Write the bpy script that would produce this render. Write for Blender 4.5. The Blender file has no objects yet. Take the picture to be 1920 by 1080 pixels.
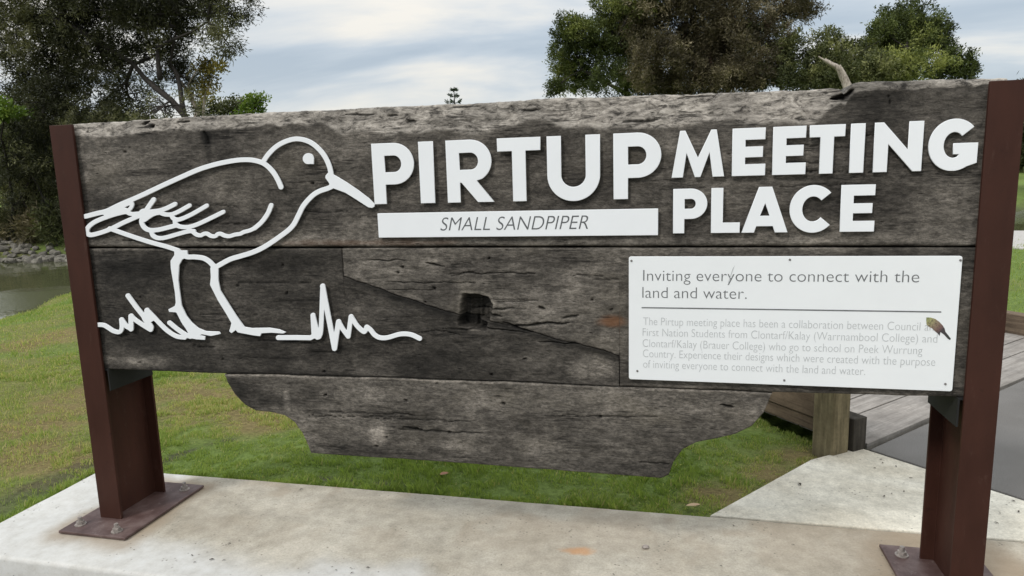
import bpy, bmesh, math, random
import numpy as np
from mathutils import Matrix, Vector
random.seed(7); rng = np.random.default_rng(7)
S = bpy.context.scene
COL = S.collection
# ---------------------------------------------------------------- camera
FPX = 1274.0
RIGHT = np.array([0.97470417, 0.2217815, -0.02765407])
DOWN = np.array([0.00841471, -0.1600602, -0.98707139])
FWD = np.array([-0.22334049, 0.9618699, -0.15787758])
CAM = np.array([2.47712791, -2.42107123, 1.5])
cd = bpy.data.cameras.new('camera'); cam = bpy.data.objects.new('camera', cd); COL.objects.link(cam)
cam.matrix_world = Matrix([[RIGHT[i], -DOWN[i], -FWD[i], CAM[i]] for i in range(3)] + [[0, 0, 0, 1]])
cd.sensor_width = 36; cd.lens = 36 * FPX / 1920; cd.clip_start = 0.05; cd.clip_end = 3000
S.camera = cam
def ray(px, py): return RIGHT * (px - 960) + DOWN * (py - 540) + FWD * FPX
def onY(px, py, y=0.0):
    d = ray(px, py); return CAM + d * ((y - CAM[1]) / d[1])
def onZ(px, py, z=0.0):
    d = ray(px, py); return CAM + d * ((z - CAM[2]) / d[2])
# ---------------------------------------------------------------- world, sun, exposure
SUN_EL, SUN_AZ = math.radians(44), math.radians(212)      # azimuth clockwise from +Y
w = bpy.data.worlds.new('World'); S.world = w; w.use_nodes = True
nt = w.node_tree; N = nt.nodes; L = nt.links; N.clear()
def nd(t, **k):
    n = N.new(t)
    for a, b in k.items(): setattr(n, a, b)
    return n
def mth(op, a, b=None, c=None):
    n = nd('ShaderNodeMath', operation=op)
    for i, v in enumerate((a, b, c)):
        if v is None: continue
        if isinstance(v, (int, float)): n.inputs[i].default_value = v
        else: L.new(v, n.inputs[i])
    return n.outputs[0]
tc = nd('ShaderNodeTexCoord'); sp = nd('ShaderNodeSeparateXYZ'); L.new(tc.outputs['Generated'], sp.inputs[0])
zc = mth('MAXIMUM', sp.outputs[2], 0.0); zz = mth('ADD', zc, 0.16)
u = mth('DIVIDE', sp.outputs[0], zz); v = mth('DIVIDE', sp.outputs[1], zz)
cb = nd('ShaderNodeCombineXYZ'); L.new(u, cb.inputs[0]); L.new(v, cb.inputs[1])
mp = nd('ShaderNodeMapping'); L.new(cb.outputs[0], mp.inputs[0])
mp.inputs['Scale'].default_value = (0.62, 1.15, 1); mp.inputs['Rotation'].default_value = (0, 0, math.radians(-8)); mp.inputs['Location'].default_value = (21.9, 3.3, 0)
n1 = nd('ShaderNodeTexNoise'); L.new(mp.outputs[0], n1.inputs['Vector'])
n1.inputs['Scale'].default_value = 1.0; n1.inputs['Detail'].default_value = 7; n1.inputs['Roughness'].default_value = 0.52; n1.inputs['Distortion'].default_value = 0.35
cr = nd('ShaderNodeValToRGB'); L.new(n1.outputs[0], cr.inputs[0])
e = cr.color_ramp.elements
e[0].position = 0.37; e[0].color = (0.42, 0.50, 0.585, 1)
e[1].position = 0.60; e[1].color = (0.90, 0.86, 0.78, 1)
x = e.new(0.45); x.color = (0.52, 0.59, 0.66, 1)
x = e.new(0.52); x.color = (0.70, 0.725, 0.735, 1)
# pale band low over the horizon
hz = mth('POWER', mth('SUBTRACT', 1.0, mth('MINIMUM', mth('MULTIPLY', zc, 3.2), 1.0)), 2.2)
mh = nd('ShaderNodeMix', data_type='RGBA'); L.new(mth('MULTIPLY', hz, 0.6), mh.inputs[0]); L.new(cr.outputs[0], mh.inputs[6]); mh.inputs[7].default_value = (0.83, 0.86, 0.86, 1)
# overcast sky: brighter towards the zenith
gain = mth('MULTIPLY', mth('ADD', 0.77, mth('MULTIPLY', mth('POWER', zc, 1.6), 1.35)), 10.0)
gm = nd('ShaderNodeVectorMath', operation='SCALE'); L.new(mh.outputs[2], gm.inputs[0]); L.new(gain, gm.inputs['Scale'])
sky = nd('ShaderNodeTexSky', sky_type='NISHITA'); sky.sun_disc = False; sky.sun_elevation = SUN_EL; sky.sun_rotation = SUN_AZ
mx = nd('ShaderNodeMix', data_type='RGBA'); mx.inputs[0].default_value = 0.9; L.new(sky.outputs[0], mx.inputs[6]); L.new(gm.outputs[0], mx.inputs[7])
bg = nd('ShaderNodeBackground'); L.new(mx.outputs[2], bg.inputs[0]); bg.inputs[1].default_value = 0.1
wo = nd('ShaderNodeOutputWorld'); L.new(bg.outputs[0], wo.inputs[0])
ld = bpy.data.lights.new('sun', 'SUN'); ld.energy = 1.5; ld.angle = math.radians(10); ld.color = (1.0, 0.96, 0.90)
sun = bpy.data.objects.new('sun', ld); COL.objects.link(sun)
sd = Vector((math.sin(SUN_AZ) * math.cos(SUN_EL), math.cos(SUN_AZ) * math.cos(SUN_EL), math.sin(SUN_EL)))
sun.rotation_euler = sd.to_track_quat('Z', 'Y').to_euler()
S.view_settings.view_transform = 'Standard'; S.view_settings.look = 'None'; S.view_settings.gamma = 1; S.view_settings.use_curve_mapping = False
S.view_settings.exposure = 0.32
# ---------------------------------------------------------------- object helpers
def tag(o, label=None, cat=None, group=None, kind=None):
    if label: o['label'] = label
    if cat: o['category'] = cat
    if group: o['group'] = group
    if kind: o['kind'] = kind
    return o
def empty(name, loc, label=None, cat=None, group=None):
    o = bpy.data.objects.new(name, None); COL.objects.link(o); o.location = loc; o.empty_display_size = 0.1
    return tag(o, label, cat, group)
def link(name, me, mat, parent=None):
    o = bpy.data.objects.new(name, me); COL.objects.link(o)
    if mat: me.materials.append(mat)
    if parent:
        o.parent = parent
        p = parent; off = Vector((0, 0, 0))
        while p: off += p.location; p = p.parent
        o.location = -off                      # meshes are written in world coordinates
    return o
def pmesh(verts, faces):
    me = bpy.data.meshes.new('m'); me.from_pydata([tuple(map(float, q)) for q in verts], [], faces); me.update(); return me
def fast_mesh(V, n, cols=None):
    """V (F*n,3): F loose n-gons"""
    V = np.ascontiguousarray(V, dtype=np.float32); nv = len(V); F = nv // n
    me = bpy.data.meshes.new('m'); me.vertices.add(nv); me.vertices.foreach_set('co', V.ravel())
    me.loops.add(nv); me.loops.foreach_set('vertex_index', np.arange(nv, dtype=np.int32))
    me.polygons.add(F); me.polygons.foreach_set('loop_start', np.arange(0, nv, n, dtype=np.int32))
    me.update(calc_edges=True)
    if cols is not None:
        a = me.attributes.new('tint', 'FLOAT', 'FACE'); a.data.foreach_set('value', np.asarray(cols, dtype=np.float32))
    return me
def grid_mesh(P):
    """P (a,b,3) -> quads"""
    a, b = P.shape[:2]; idx = np.arange(a * b).reshape(a, b)
    q = np.stack([idx[:-1, :-1], idx[1:, :-1], idx[1:, 1:], idx[:-1, 1:]], -1).reshape(-1, 4).astype(np.int32)
    me = bpy.data.meshes.new('m'); me.vertices.add(a * b); me.vertices.foreach_set('co', P.reshape(-1, 3).astype(np.float32).ravel())
    me.loops.add(q.size); me.loops.foreach_set('vertex_index', q.ravel())
    me.polygons.add(len(q)); me.polygons.foreach_set('loop_start', np.arange(0, q.size, 4, dtype=np.int32))
    me.update(calc_edges=True); return me
def fattr(me, name, vals):
    a = me.attributes.new(name, 'FLOAT', 'POINT'); a.data.foreach_set('value', np.asarray(vals, dtype=np.float32).ravel())
def smooth(me): me.polygons.foreach_set('use_smooth', np.ones(len(me.polygons), dtype=bool)); return me
def bevel(o, wd=0.003, seg=2):
    m = o.modifiers.new('b', 'BEVEL'); m.width = wd; m.segments = seg; m.limit_method = 'ANGLE'; m.angle_limit = math.radians(40); return o
def box(x0, x1, y0, y1, z0, z1):
    return pmesh([(x0, y0, z0), (x1, y0, z0), (x1, y1, z0), (x0, y1, z0), (x0, y0, z1), (x1, y0, z1), (x1, y1, z1), (x0, y1, z1)],
                 [(0, 3, 2, 1), (4, 5, 6, 7), (0, 1, 5, 4), (1, 2, 6, 5), (2, 3, 7, 6), (3, 0, 4, 7)])
def prism(poly, z0, z1):
    n = len(poly); v = [(p[0], p[1], z0) for p in poly] + [(p[0], p[1], z1) for p in poly]
    return pmesh(v, [tuple(range(n - 1, -1, -1)), tuple(range(n, 2 * n))] + [(i, (i + 1) % n, n + (i + 1) % n, n + i) for i in range(n)])
def obox(o, ax, ay, x0, x1, y0, y1, z0, z1):
    """box in a rotated ground frame: origin o, axes ax, ay"""
    c = lambda a, b, z: (o[0] + ax[0] * a + ay[0] * b, o[1] + ax[1] * a + ay[1] * b, z)
    f = [(0, 3, 2, 1), (4, 5, 6, 7), (0, 1, 5, 4), (1, 2, 6, 5), (2, 3, 7, 6), (3, 0, 4, 7)]
    if ax[0] * ay[1] - ax[1] * ay[0] < 0: f = [q[::-1] for q in f]
    return pmesh([c(a, b, z) for z in (z0, z1) for a, b in ((x0, y0), (x1, y0), (x1, y1), (x0, y1))], f)
def join(meshes):
    bm = bmesh.new()
    for m in meshes: bm.from_mesh(m)
    me = bpy.data.meshes.new('m'); bm.to_mesh(me); bm.free(); return me
# ---------------------------------------------------------------- numpy noise
def _h(ix, iy, iz, s):
    n = (ix * 374761393 + iy * 668265263 + iz * 2147483647 + s * 1274126177) & 0xFFFFFFFF
    n = ((n ^ (n >> 13)) * 1274126177) & 0xFFFFFFFF
    return ((n ^ (n >> 16)) & 0xFFFF) / 65535.0
def vn(x, y, z=0.0, s=0):
    x, y, z = np.broadcast_arrays(np.asarray(x, float), np.asarray(y, float), np.asarray(z, float))
    i, j, k = (np.floor(q).astype(np.int64) for q in (x, y, z)); f, g, h = x - i, y - j, z - k
    f, g, h = (q * q * (3 - 2 * q) for q in (f, g, h)); r = 0
    for a in (0, 1):
        for b in (0, 1):
            for c in (0, 1):
                r = r + _h(i + a, j + b, k + c, s) * (f if a else 1 - f) * (g if b else 1 - g) * (h if c else 1 - h)
    return r
def fbm(x, y, z=0.0, s=0, o=4):
    r = 0; a = 0.5; t = 0
    for q in range(o): r = r + a * vn(x * 2 ** q, y * 2 ** q, np.asarray(z) * 2 ** q, s + q); t += a; a *= 0.55
    return r / t
def sstep(a, b, x): t = np.clip((x - a) / (b - a), 0, 1); return t * t * (3 - 2 * t)
# ---------------------------------------------------------------- material helper
class MT:
    def __init__(s, name):
        s.m = bpy.data.materials.new(name); s.m.use_nodes = True; s.t = s.m.node_tree; s.n = s.t.nodes; s.n.clear()
        s.o = s.n.new('ShaderNodeOutputMaterial'); s.b = s.n.new('ShaderNodeBsdfPrincipled'); s.l(s.b.outputs[0], s.o.inputs[0])
        s.tcn = s.n.new('ShaderNodeTexCoord'); s.geo = s.n.new('ShaderNodeNewGeometry'); s.pos = s.geo.outputs['Position']
    def l(s, a, b): s.t.links.new(a, b)
    def put(s, sock, v):
        if isinstance(v, (int, float)): sock.default_value = v
        elif isinstance(v, tuple): sock.default_value = v if len(v) == 4 or sock.type == 'VECTOR' else v + (1,)
        else: s.l(v, sock)
    def set(s, **k):
        for a, v in k.items(): s.put(s.b.inputs[a.replace('_', ' ')], v)
        return s
    def map(s, scale, rot=(0, 0, 0), vec=None):
        n = s.n.new('ShaderNodeMapping'); n.inputs['Scale'].default_value = scale; n.inputs['Rotation'].default_value = rot; s.l(vec or s.pos, n.inputs[0]); return n.outputs[0]
    def noise(s, vec, scale=1, det=5, rough=0.55, dist=0.0):
        n = s.n.new('ShaderNodeTexNoise'); s.l(vec, n.inputs['Vector']); n.inputs['Scale'].default_value = scale; n.inputs['Detail'].default_value = det
        n.inputs['Roughness'].default_value = rough; n.inputs['Distortion'].default_value = dist; return n.outputs[0]
    def ramp(s, f, *st):
        n = s.n.new('ShaderNodeValToRGB'); s.put(n.inputs[0], f); e = n.color_ramp.elements
        for i, (p, c) in enumerate(st):
            q = e[i] if i < 2 else e.new(p)
            q.position = p; q.color = (c, c, c, 1) if isinstance(c, (int, float)) else tuple(c) + (1,)
        return n.outputs[0]
    def mix(s, f, a, b, mode='MIX'):
        n = s.n.new('ShaderNodeMix'); n.data_type = 'RGBA'; n.blend_type = mode; s.put(n.inputs[0], f); s.put(n.inputs[6], a); s.put(n.inputs[7], b); return n.outputs[2]
    def math(s, op, a, b=0.0):
        n = s.n.new('ShaderNodeMath'); n.operation = op; s.put(n.inputs[0], a); s.put(n.inputs[1], b); return n.outputs[0]
    def attr(s, name): n = s.n.new('ShaderNodeAttribute'); n.attribute_name = name; return n.outputs['Fac']
    def bump(s, h, strength=0.3, dist=0.01):
        n = s.n.new('ShaderNodeBump'); n.inputs['Strength'].default_value = strength; n.inputs['Distance'].default_value = dist; s.l(h, n.inputs['Height']); s.l(n.outputs[0], s.b.inputs['Normal']); return s
# ---------------------------------------------------------------- materials
def timber_mat():
    m = MT('weathered_timber')
    tone, rust, worn = m.attr('tone'), m.attr('rust'), m.attr('worn')
    big = m.noise(m.map((1.3, 1, 3.4)), 1.6, 6, 0.6, 0.4)
    mid = m.noise(m.map((12.0, 6, 32)), 1.6, 10, 0.72, 0.35)
    fine = m.noise(m.map((48, 20, 125)), 1.3, 6, 0.8, 0.2)
    blot = m.noise(m.map((11, 9, 15)), 1.5, 9, 0.78, 0.3)
    base = m.ramp(big, (0.34, (0.042, 0.039, 0.036)), (0.68, (0.118, 0.110, 0.101)), (0.5, (0.072, 0.067, 0.061)))
    c = m.mix(0.85, base, m.ramp(mid, (0.36, 0.62), (0.64, 1.42)), 'MULTIPLY')
    c = m.mix(0.75, c, m.ramp(fine, (0.41, 0.46), (0.60, 1.58)), 'MULTIPLY')
    c = m.mix(0.7, c, m.ramp(blot, (0.36, 0.66), (0.64, 1.42)), 'MULTIPLY')
    c = m.mix(m.ramp(m.noise(m.map((2.2, 1, 5)), 1.1, 4), (0.55, 0.0), (0.75, 0.25)), c, (0.100, 0.090, 0.068))
    wc = m.mix(1.0, m.ramp(m.noise(m.map((13, 10, 34)), 1.5, 9, 0.8, 0.6), (0.40, (0.030, 0.028, 0.026)), (0.62, (0.34, 0.325, 0.305)), (0.48, (0.165, 0.156, 0.145))), m.ramp(fine, (0.3, 0.75), (0.7, 1.2)), 'MULTIPLY')
    c = m.mix(worn, c, wc)
    c = m.mix(1.0, c, (1.0, 0.955, 0.895), 'MULTIPLY'); c = m.mix(1.0, c, tone, 'MULTIPLY')
    c = m.mix(rust, c, (0.16, 0.070, 0.030))
    ck = m.noise(m.map((1.6, 1, 46)), 1.0, 5, 0.55, 0.25); ckm = m.math('MULTIPLY', m.ramp(m.math('ABSOLUTE', m.math('SUBTRACT', ck, 0.52)), (0.004, 1.0), (0.013, 0.0)), m.ramp(m.noise(m.map((3, 2, 7)), 1.3, 5, .6), (0.52, 0.0), (0.62, 0.8)))
    c = m.mix(ckm, c, (0.014, 0.012, 0.011))
    # dark flecks: old fastener holes and rot pits
    vo = m.n.new('ShaderNodeTexVoronoi'); m.l(m.map((9, 9, 26)), vo.inputs['Vector']); vo.inputs['Scale'].default_value = 1.5; vo.inputs['Randomness'].default_value = 1
    fl = m.math('MULTIPLY', m.ramp(vo.outputs['Distance'], (0.05, 1.0), (0.13, 0.0)), m.ramp(m.noise(m.map((2, 2, 4)), 1.7, 3), (0.50, 0.0), (0.62, 0.8)))
    c = m.mix(fl, c, (0.018, 0.016, 0.014))
    m.set(Base_Color=c, Roughness=0.88, Specular_IOR_Level=0.25)
    h = m.math('ADD', m.math('MULTIPLY', mid, 0.5), m.math('ADD', m.math('MULTIPLY', fine, 0.5), m.math('MULTIPLY', m.math('MAXIMUM', fl, ckm), -1.2)))
    m.bump(h, 0.8, 0.008); return m.m
def steel_mat():
    m = MT('brown_painted_steel')
    a = m.noise(m.map((6, 6, 2.0)), 1.5, 6, 0.6); b = m.noise(m.pos, 60, 4, 0.6)
    c = m.ramp(a, (0.3, (0.036, 0.0140, 0.0095)), (0.7, (0.056, 0.0215, 0.0145)))
    c = m.mix(m.ramp(m.noise(m.map((16, 16, 5)), 2, 8, 0.75), (0.58, 0.0), (0.74, 0.55)), c, (0.095, 0.058, 0.045)); c = m.mix(m.ramp(m.noise(m.pos, 30, 6, .75), (0.60, 0.0), (0.70, 0.6)), c, (0.022, 0.010, 0.008))
    m.set(Base_Color=c, Roughness=m.ramp(a, (0.3, 0.5), (0.7, 0.65)), Specular_IOR_Level=0.18); m.bump(b, 0.12, 0.002); return m.m
def plate_mat():
    m = MT('weathered_base_steel')
    a = m.noise(m.pos, 9, 7, 0.7); b = m.noise(m.pos, 45, 5, 0.7)
    c = m.ramp(a, (0.30, (0.045, 0.021, 0.017)), (0.72, (0.16, 0.115, 0.105)), (0.5, (0.085, 0.050, 0.045)))
    c = m.mix(m.ramp(b, (0.62, 0.0), (0.76, 0.75)), c, (0.33, 0.29, 0.26))
    m.set(Base_Color=c, Roughness=0.55); m.bump(b, 0.25, 0.003); return m.m
def white_mat(name, col=(0.80, 0.82, 0.83)):
    m = MT(name); a = m.noise(m.pos, 5, 6, 0.65)
    c = m.mix(m.ramp(a, (0.42, 0.0), (0.8, 0.30)), col, tuple(q * 0.86 for q in col))
    c = m.mix(m.ramp(m.noise(m.map((9, 9, 40)), 2.2, 6, 0.75), (0.66, 0.0), (0.80, 0.28)), c, (0.50, 0.47, 0.41))
    m.set(Base_Color=c, Roughness=0.42, Specular_IOR_Level=0.35); return m.m
def plain(name, col, rough=0.7, var=0.15, scale=20):
    m = MT(name); a = m.noise(m.pos, scale, 5, 0.6)
    m.set(Base_Color=m.ramp(a, (0.3, tuple(q * (1 - var) for q in col)), (0.7, tuple(q * (1 + var) for q in col))), Roughness=rough); return m.m
def concrete_mat(name, dark, light, stain):
    m = MT(name); P = m.pos
    a = m.noise(m.map((1.0, 1.6, 1)), 1.5, 7, 0.62, 0.3); b = m.noise(P, 14, 6, 0.7); g = m.noise(P, 105, 5, 0.75)
    c = m.ramp(a, (0.34, dark), (0.66, light))
    c = m.mix(0.55, c, m.ramp(b, (0.32, 0.62), (0.68, 1.25)), 'MULTIPLY'); c = m.mix(0.6, c, m.ramp(g, (0.3, 0.62), (0.7, 1.25)), 'MULTIPLY')
    c = m.mix(m.math('MULTIPLY', m.attr('stain'), 1.0), c, stain)
    c = m.mix(m.math('MULTIPLY', m.attr('pale'), m.ramp(b, (0.3, 0.55), (0.7, 1.0))), c, (0.60, 0.605, 0.60))
    c = m.mix(m.math('MULTIPLY', m.attr('rust'), 0.75), c, (0.50, 0.23, 0.075))
    vo = m.n.new('ShaderNodeTexVoronoi'); m.l(m.map((1, 1, 1)), vo.inputs['Vector']); vo.inputs['Scale'].default_value = 38; pit = m.math('MULTIPLY', m.ramp(vo.outputs['Distance'], (0.10, 1.0), (0.20, 0.0)), m.ramp(m.noise(P, 5, 4), (0.50, 0.0), (0.60, 0.75)))
    c = m.mix(pit, c, (0.13, 0.115, 0.095))
    m.set(Base_Color=c, Roughness=0.9, Specular_IOR_Level=0.2); m.bump(m.math('ADD', b, m.math('MULTIPLY', g, 0.6)), 0.25, 0.004); return m.m
def ground_mat():
    m = MT('lawn_soil'); P = m.pos
    dry, soil = m.attr('dry'), m.attr('soil')
    b = m.noise(P, 3, 6, 0.65); g = m.noise(P, 34, 5, 0.75)
    green = m.ramp(g, (0.28, (0.075, 0.115, 0.028)), (0.74, (0.23, 0.31, 0.085)))
    tan = m.ramp(g, (0.28, (0.115, 0.085, 0.040)), (0.74, (0.31, 0.235, 0.115)))
    c = m.mix(dry, green, tan); c = m.mix(0.5, c, m.ramp(b, (0.3, 0.7), (0.7, 1.25)), 'MULTIPLY')
    c = m.mix(soil, c, m.ramp(g, (0.30, (0.030, 0.026, 0.020)), (0.75, (0.12, 0.105, 0.085))))
    m.set(Base_Color=c, Roughness=0.95, Specular_IOR_Level=0.1); m.bump(g, 0.9, 0.03); return m.m
def leaf_mat(name, c0, c1, c2, tr=0.25):
    m = MT(name); t = m.attr('tint'); c = m.ramp(t, (0.0, c0), (1.0, c2), (0.55, c1))
    m.set(Base_Color=c, Roughness=0.6, Specular_IOR_Level=0.25)
    d = m.n.new('ShaderNodeBsdfTranslucent'); m.l(m.mix(1.0, c, (1.25, 1.3, 0.7), 'MULTIPLY'), d.inputs[0])
    x = m.n.new('ShaderNodeMixShader'); x.inputs[0].default_value = tr; m.l(m.b.outputs[0], x.inputs[1]); m.l(d.outputs[0], x.inputs[2]); m.l(x.outputs[0], m.o.inputs[0]); return m.m
def bark_mat(name, c0, c1):
    m = MT(name); a = m.noise(m.map((9, 9, 2.4)), 2, 6, 0.7, 0.5)
    m.set(Base_Color=m.ramp(a, (0.3, c0), (0.7, c1)), Roughness=0.9); m.bump(a, 0.6, 0.03); return m.m
def wood_mat(name, c0, c1, axis, sc=1.0):
    """grain along axis (unit vector on the ground or Z)"""
    m = MT(name)
    if axis is None: v = m.map((26, 26, 2.2))
    else:
        ang = math.atan2(axis[1], axis[0]); v = m.map((1, 1, 1), (0, 0, -ang)); v = m.map((2.0, 26, 26), vec=v)
    a = m.noise(v, 1.2 * sc, 6, 0.7, 0.5); b = m.noise(m.pos, 3.5, 5, 0.6); g = m.noise(m.pos, 60, 3, 0.6)
    c = m.ramp(a, (0.30, c0), (0.70, c1)); c = m.mix(0.7, c, m.ramp(b, (0.3, 0.6), (0.7, 1.3)), 'MULTIPLY'); c = m.mix(0.4, c, m.ramp(g, (0.3, 0.7), (0.7, 1.25)), 'MULTIPLY')
    m.set(Base_Color=c, Roughness=0.9, Specular_IOR_Level=0.2); m.bump(a, 0.5, 0.006); return m.m
def asphalt_mat():
    m = MT('asphalt'); g = m.noise(m.pos, 220, 3, 0.7); b = m.noise(m.pos, 2.2, 6, 0.6)
    c = m.mix(1.0, m.ramp(b, (0.3, (0.135, 0.128, 0.120)), (0.7, (0.175, 0.166, 0.158))), m.ramp(g, (0.3, 0.6), (0.7, 1.35)), 'MULTIPLY')
    m.set(Base_Color=c, Roughness=0.92, Specular_IOR_Level=0.2); m.bump(g, 0.35, 0.004); return m.m
def RIPPLE(m):
    out = []
    for c, r in ((onZ(5, 565, -.34), 1.5), (np.array([22.0, 36.0, -.34]), 16.0)):
        n = m.n.new('ShaderNodeVectorMath'); n.operation = 'DISTANCE'; m.l(m.pos, n.inputs[0]); n.inputs[1].default_value = tuple(float(q) for q in c)
        d = m.math('ADD', m.math('DIVIDE', n.outputs['Value'], r * 2), m.math('MULTIPLY', m.math('SUBTRACT', m.noise(m.pos, 1.6, 4, .6), .5), .5)); out.append((d, .34, .52))
    return out
def water_mat():
    m = MT('lake_water'); h = m.noise(m.map((1, 1, 1)), 3.0, 3, 0.5, 0.3); h2 = m.noise(m.pos, 1.3, 3, 0.5)
    rp = m.math('MAXIMUM', *[m.ramp(dd, (lo, 1.0), (hi, 0.0)) for dd, lo, hi in RIPPLE(m)])
    m.set(Base_Color=(0.075, 0.080, 0.040), Roughness=m.math('ADD', m.math('MULTIPLY', rp, 0.22), 0.04), IOR=1.33); m.bump(m.math('ADD', m.math('ADD', h, h2), m.math('MULTIPLY', m.math('MULTIPLY', rp, m.noise(m.pos, 14, 3, .6, .5)), 9.0)), 0.10, 0.05); return m.m
def rock_mat():
    m = MT('bank_rock'); a = m.noise(m.pos, 4, 7, 0.7); b = m.noise(m.pos, 22, 5, 0.7)
    c = m.mix(0.7, m.ramp(a, (0.3, (0.045, 0.041, 0.034)), (0.7, (0.27, 0.25, 0.21))), m.ramp(b, (0.3, 0.6), (0.7, 1.25)), 'MULTIPLY')
    m.set(Base_Color=c, Roughness=0.92); m.bump(b, 0.6, 0.03); return m.m
E1 = np.array([-0.605, 0.796]); E2 = np.array([0.796, 0.605]); EB = np.array([0.69, 0.724]); EA = np.array([0.717, -0.697])
M = dict(timber=timber_mat(), steel=steel_mat(), plate=plate_mat(), white=white_mat('white_letter_paint', (0.83, 0.85, 0.87)), panel=white_mat('white_panel_paint', (0.82, 0.84, 0.85)),
         slab=concrete_mat('slab_concrete', (0.33, 0.295, 0.235), (0.51, 0.47, 0.395), (0.27, 0.205, 0.140)), path=concrete_mat('path_concrete', (0.52, 0.48, 0.395), (0.68, 0.65, 0.565), (0.40, 0.33, 0.25)),
         ground=ground_mat(), asphalt=asphalt_mat(), water=water_mat(), rock=rock_mat(),
         grass=leaf_mat('grass_blade', (0.10, 0.165, 0.026), (0.29, 0.365, 0.10), (0.58, 0.47, 0.27), 0.5),
         ink=plain('faded_grey_ink', (0.14, 0.145, 0.15), 0.6, 0.25, 40), inkh=plain('grey_ink', (0.10, 0.105, 0.11), 0.6, 0.2, 30), inkp=plain('pale_grey_ink', (0.50, 0.515, 0.52), 0.6, 0.12, 60),
         screw=plain('screw_steel', (0.16, 0.15, 0.145), 0.45), bolt=plain('galvanised_bolt', (0.24, 0.21, 0.19), 0.6, 0.5, 60),
         bollard=wood_mat('treated_pine', (0.085, 0.070, 0.040), (0.27, 0.225, 0.135), None), sleeper=wood_mat('kerb_timber', (0.065, 0.046, 0.032), (0.20, 0.150, 0.105), E1), 
         deck=wood_mat('deck_timber', (0.19, 0.172, 0.156), (0.34, 0.315, 0.29), EB), edge=wood_mat('deck_edge_timber', (0.19, 0.165, 0.14), (0.31, 0.275, 0.235), EB),
         bark=bark_mat('dark_bark', (0.012, 0.010, 0.009), (0.048, 0.040, 0.034)), palebark=bark_mat('pale_dead_wood', (0.13, 0.105, 0.085), (0.52, 0.46, 0.39)), redbark=bark_mat('red_brown_bark', (0.05, 0.028, 0.02), (0.17, 0.095, 0.065)))
M['darkend'] = wood_mat('dark_kerb_timber', (0.022, 0.019, 0.015), (0.085, 0.075, 0.062), None)
M['black'] = plain('black_painted_steel', (0.010, 0.010, 0.010), .7)
M['lf_dark'] = leaf_mat('dark_needles', (0.018, 0.020, 0.010), (0.058, 0.062, 0.030), (0.19, 0.19, 0.10), 0.25)
M['lf_brown'] = leaf_mat('brown_needles', (0.036, 0.030, 0.016), (0.100, 0.086, 0.046), (0.27, 0.23, 0.145), 0.2)
M['lf_green'] = leaf_mat('green_leaves', (0.032, 0.044, 0.012), (0.098, 0.122, 0.034), (0.30, 0.32, 0.095), 0.24)
M['lf_mid'] = leaf_mat('olive_leaves', (0.030, 0.038, 0.014), (0.088, 0.100, 0.038), (0.24, 0.245, 0.10), 0.22)
M['lf_bright'] = leaf_mat('bright_leaves', (0.05, 0.085, 0.014), (0.115, 0.185, 0.028), (0.24, 0.32, 0.06), 0.3)
M['lf_yellow'] = leaf_mat('yellow_leaves', (0.10, 0.085, 0.022), (0.24, 0.20, 0.05), (0.50, 0.45, 0.20), 0.3)
M['lf_dry'] = leaf_mat('dry_reeds', (0.055, 0.048, 0.026), (0.17, 0.15, 0.085), (0.36, 0.30, 0.19), 0.25)
M['lf_pine'] = leaf_mat('blue_green_needles', (0.020, 0.034, 0.020), (0.045, 0.068, 0.042), (0.08, 0.11, 0.07), 0.1)
# ================================================================ GROUND
WZ = -0.34
near = [(-80, -40), (-26, -9)] + [tuple(onZ(a, b, WZ)[:2]) for a, b in ((-160, 650), (0, 602), (62, 588), (90, 566), (135, 552))] + [(-6.6, 10.6), (-1, 13.2), (5, 15.0), (11.5, 17.2), (26, 22), (90, 46)]
far = [(-90, -10), (-40, 4)] + [tuple(onZ(a, b, WZ)[:2]) for a, b in ((-140, 500), (0, 489), (130, 484))] + [(-10, 13.2), (-5, 14.2), (0, 16.0), (6, 18.8), (12, 22.5), (17.5, 31), (40, 48), (110, 85)]
lake = np.array(near + far[::-1])
def poly_sd(px, py, P):
    px = np.asarray(px, float); d = np.full(px.shape, 1e9); ins = np.zeros(px.shape, bool)
    for i in range(len(P)):
        a, b = P[i], P[(i + 1) % len(P)]; e = b - a; wx, wy = px - a[0], py - a[1]
        t = np.clip((wx * e[0] + wy * e[1]) / (e @ e), 0, 1); d = np.minimum(d, (wx - e[0] * t) ** 2 + (wy - e[1] * t) ** 2)
        c = ((a[1] > py) != (b[1] > py)) & (px < (b[0] - a[0]) * (py - a[1]) / (b[1] - a[1] + 1e-12) + a[0]); ins ^= c
    return np.where(ins, -1, 1) * np.sqrt(d)
def line_d(px, py, P):
    d = np.full(np.shape(px), 1e9)
    for a, b in zip(P[:-1], P[1:]):
        a, b = np.array(a[:2]), np.array(b[:2]); e = b - a; wx, wy = px - a[0], py - a[1]
        t = np.clip((wx * e[0] + wy * e[1]) / (e @ e), 0, 1); d = np.minimum(d, np.hypot(wx - e[0] * t, wy - e[1] * t))
    return d
P0 = np.array([3.34, 1.30]); C0 = np.array([3.527, 1.446])
deck_poly = np.array([C0 - E1 * 0.02, C0 + EB * 3.55, C0 + EB * 3.55 + E1 * 16, C0 + E1 * 16])
slab_poly = np.array([(-0.53, -0.345), (4.30, -0.345), (4.30, 0.515), (-0.53, 0.515)])
path_poly = np.array([(2.668, 0.529), (3.221, 1.236), (3.42, 1.39), C0 - EB * 0.01, C0 + EA * 14, (9.0, -9.2), (4.312, -6), (4.312, 0.529)])
asph_poly = np.array([C0 + EA * 0.02 - E1 * .02, C0 + EB * 3.6, C0 + EB * 3.6 + EA * 22, C0 + EA * 14])
mirror = line_d
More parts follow.
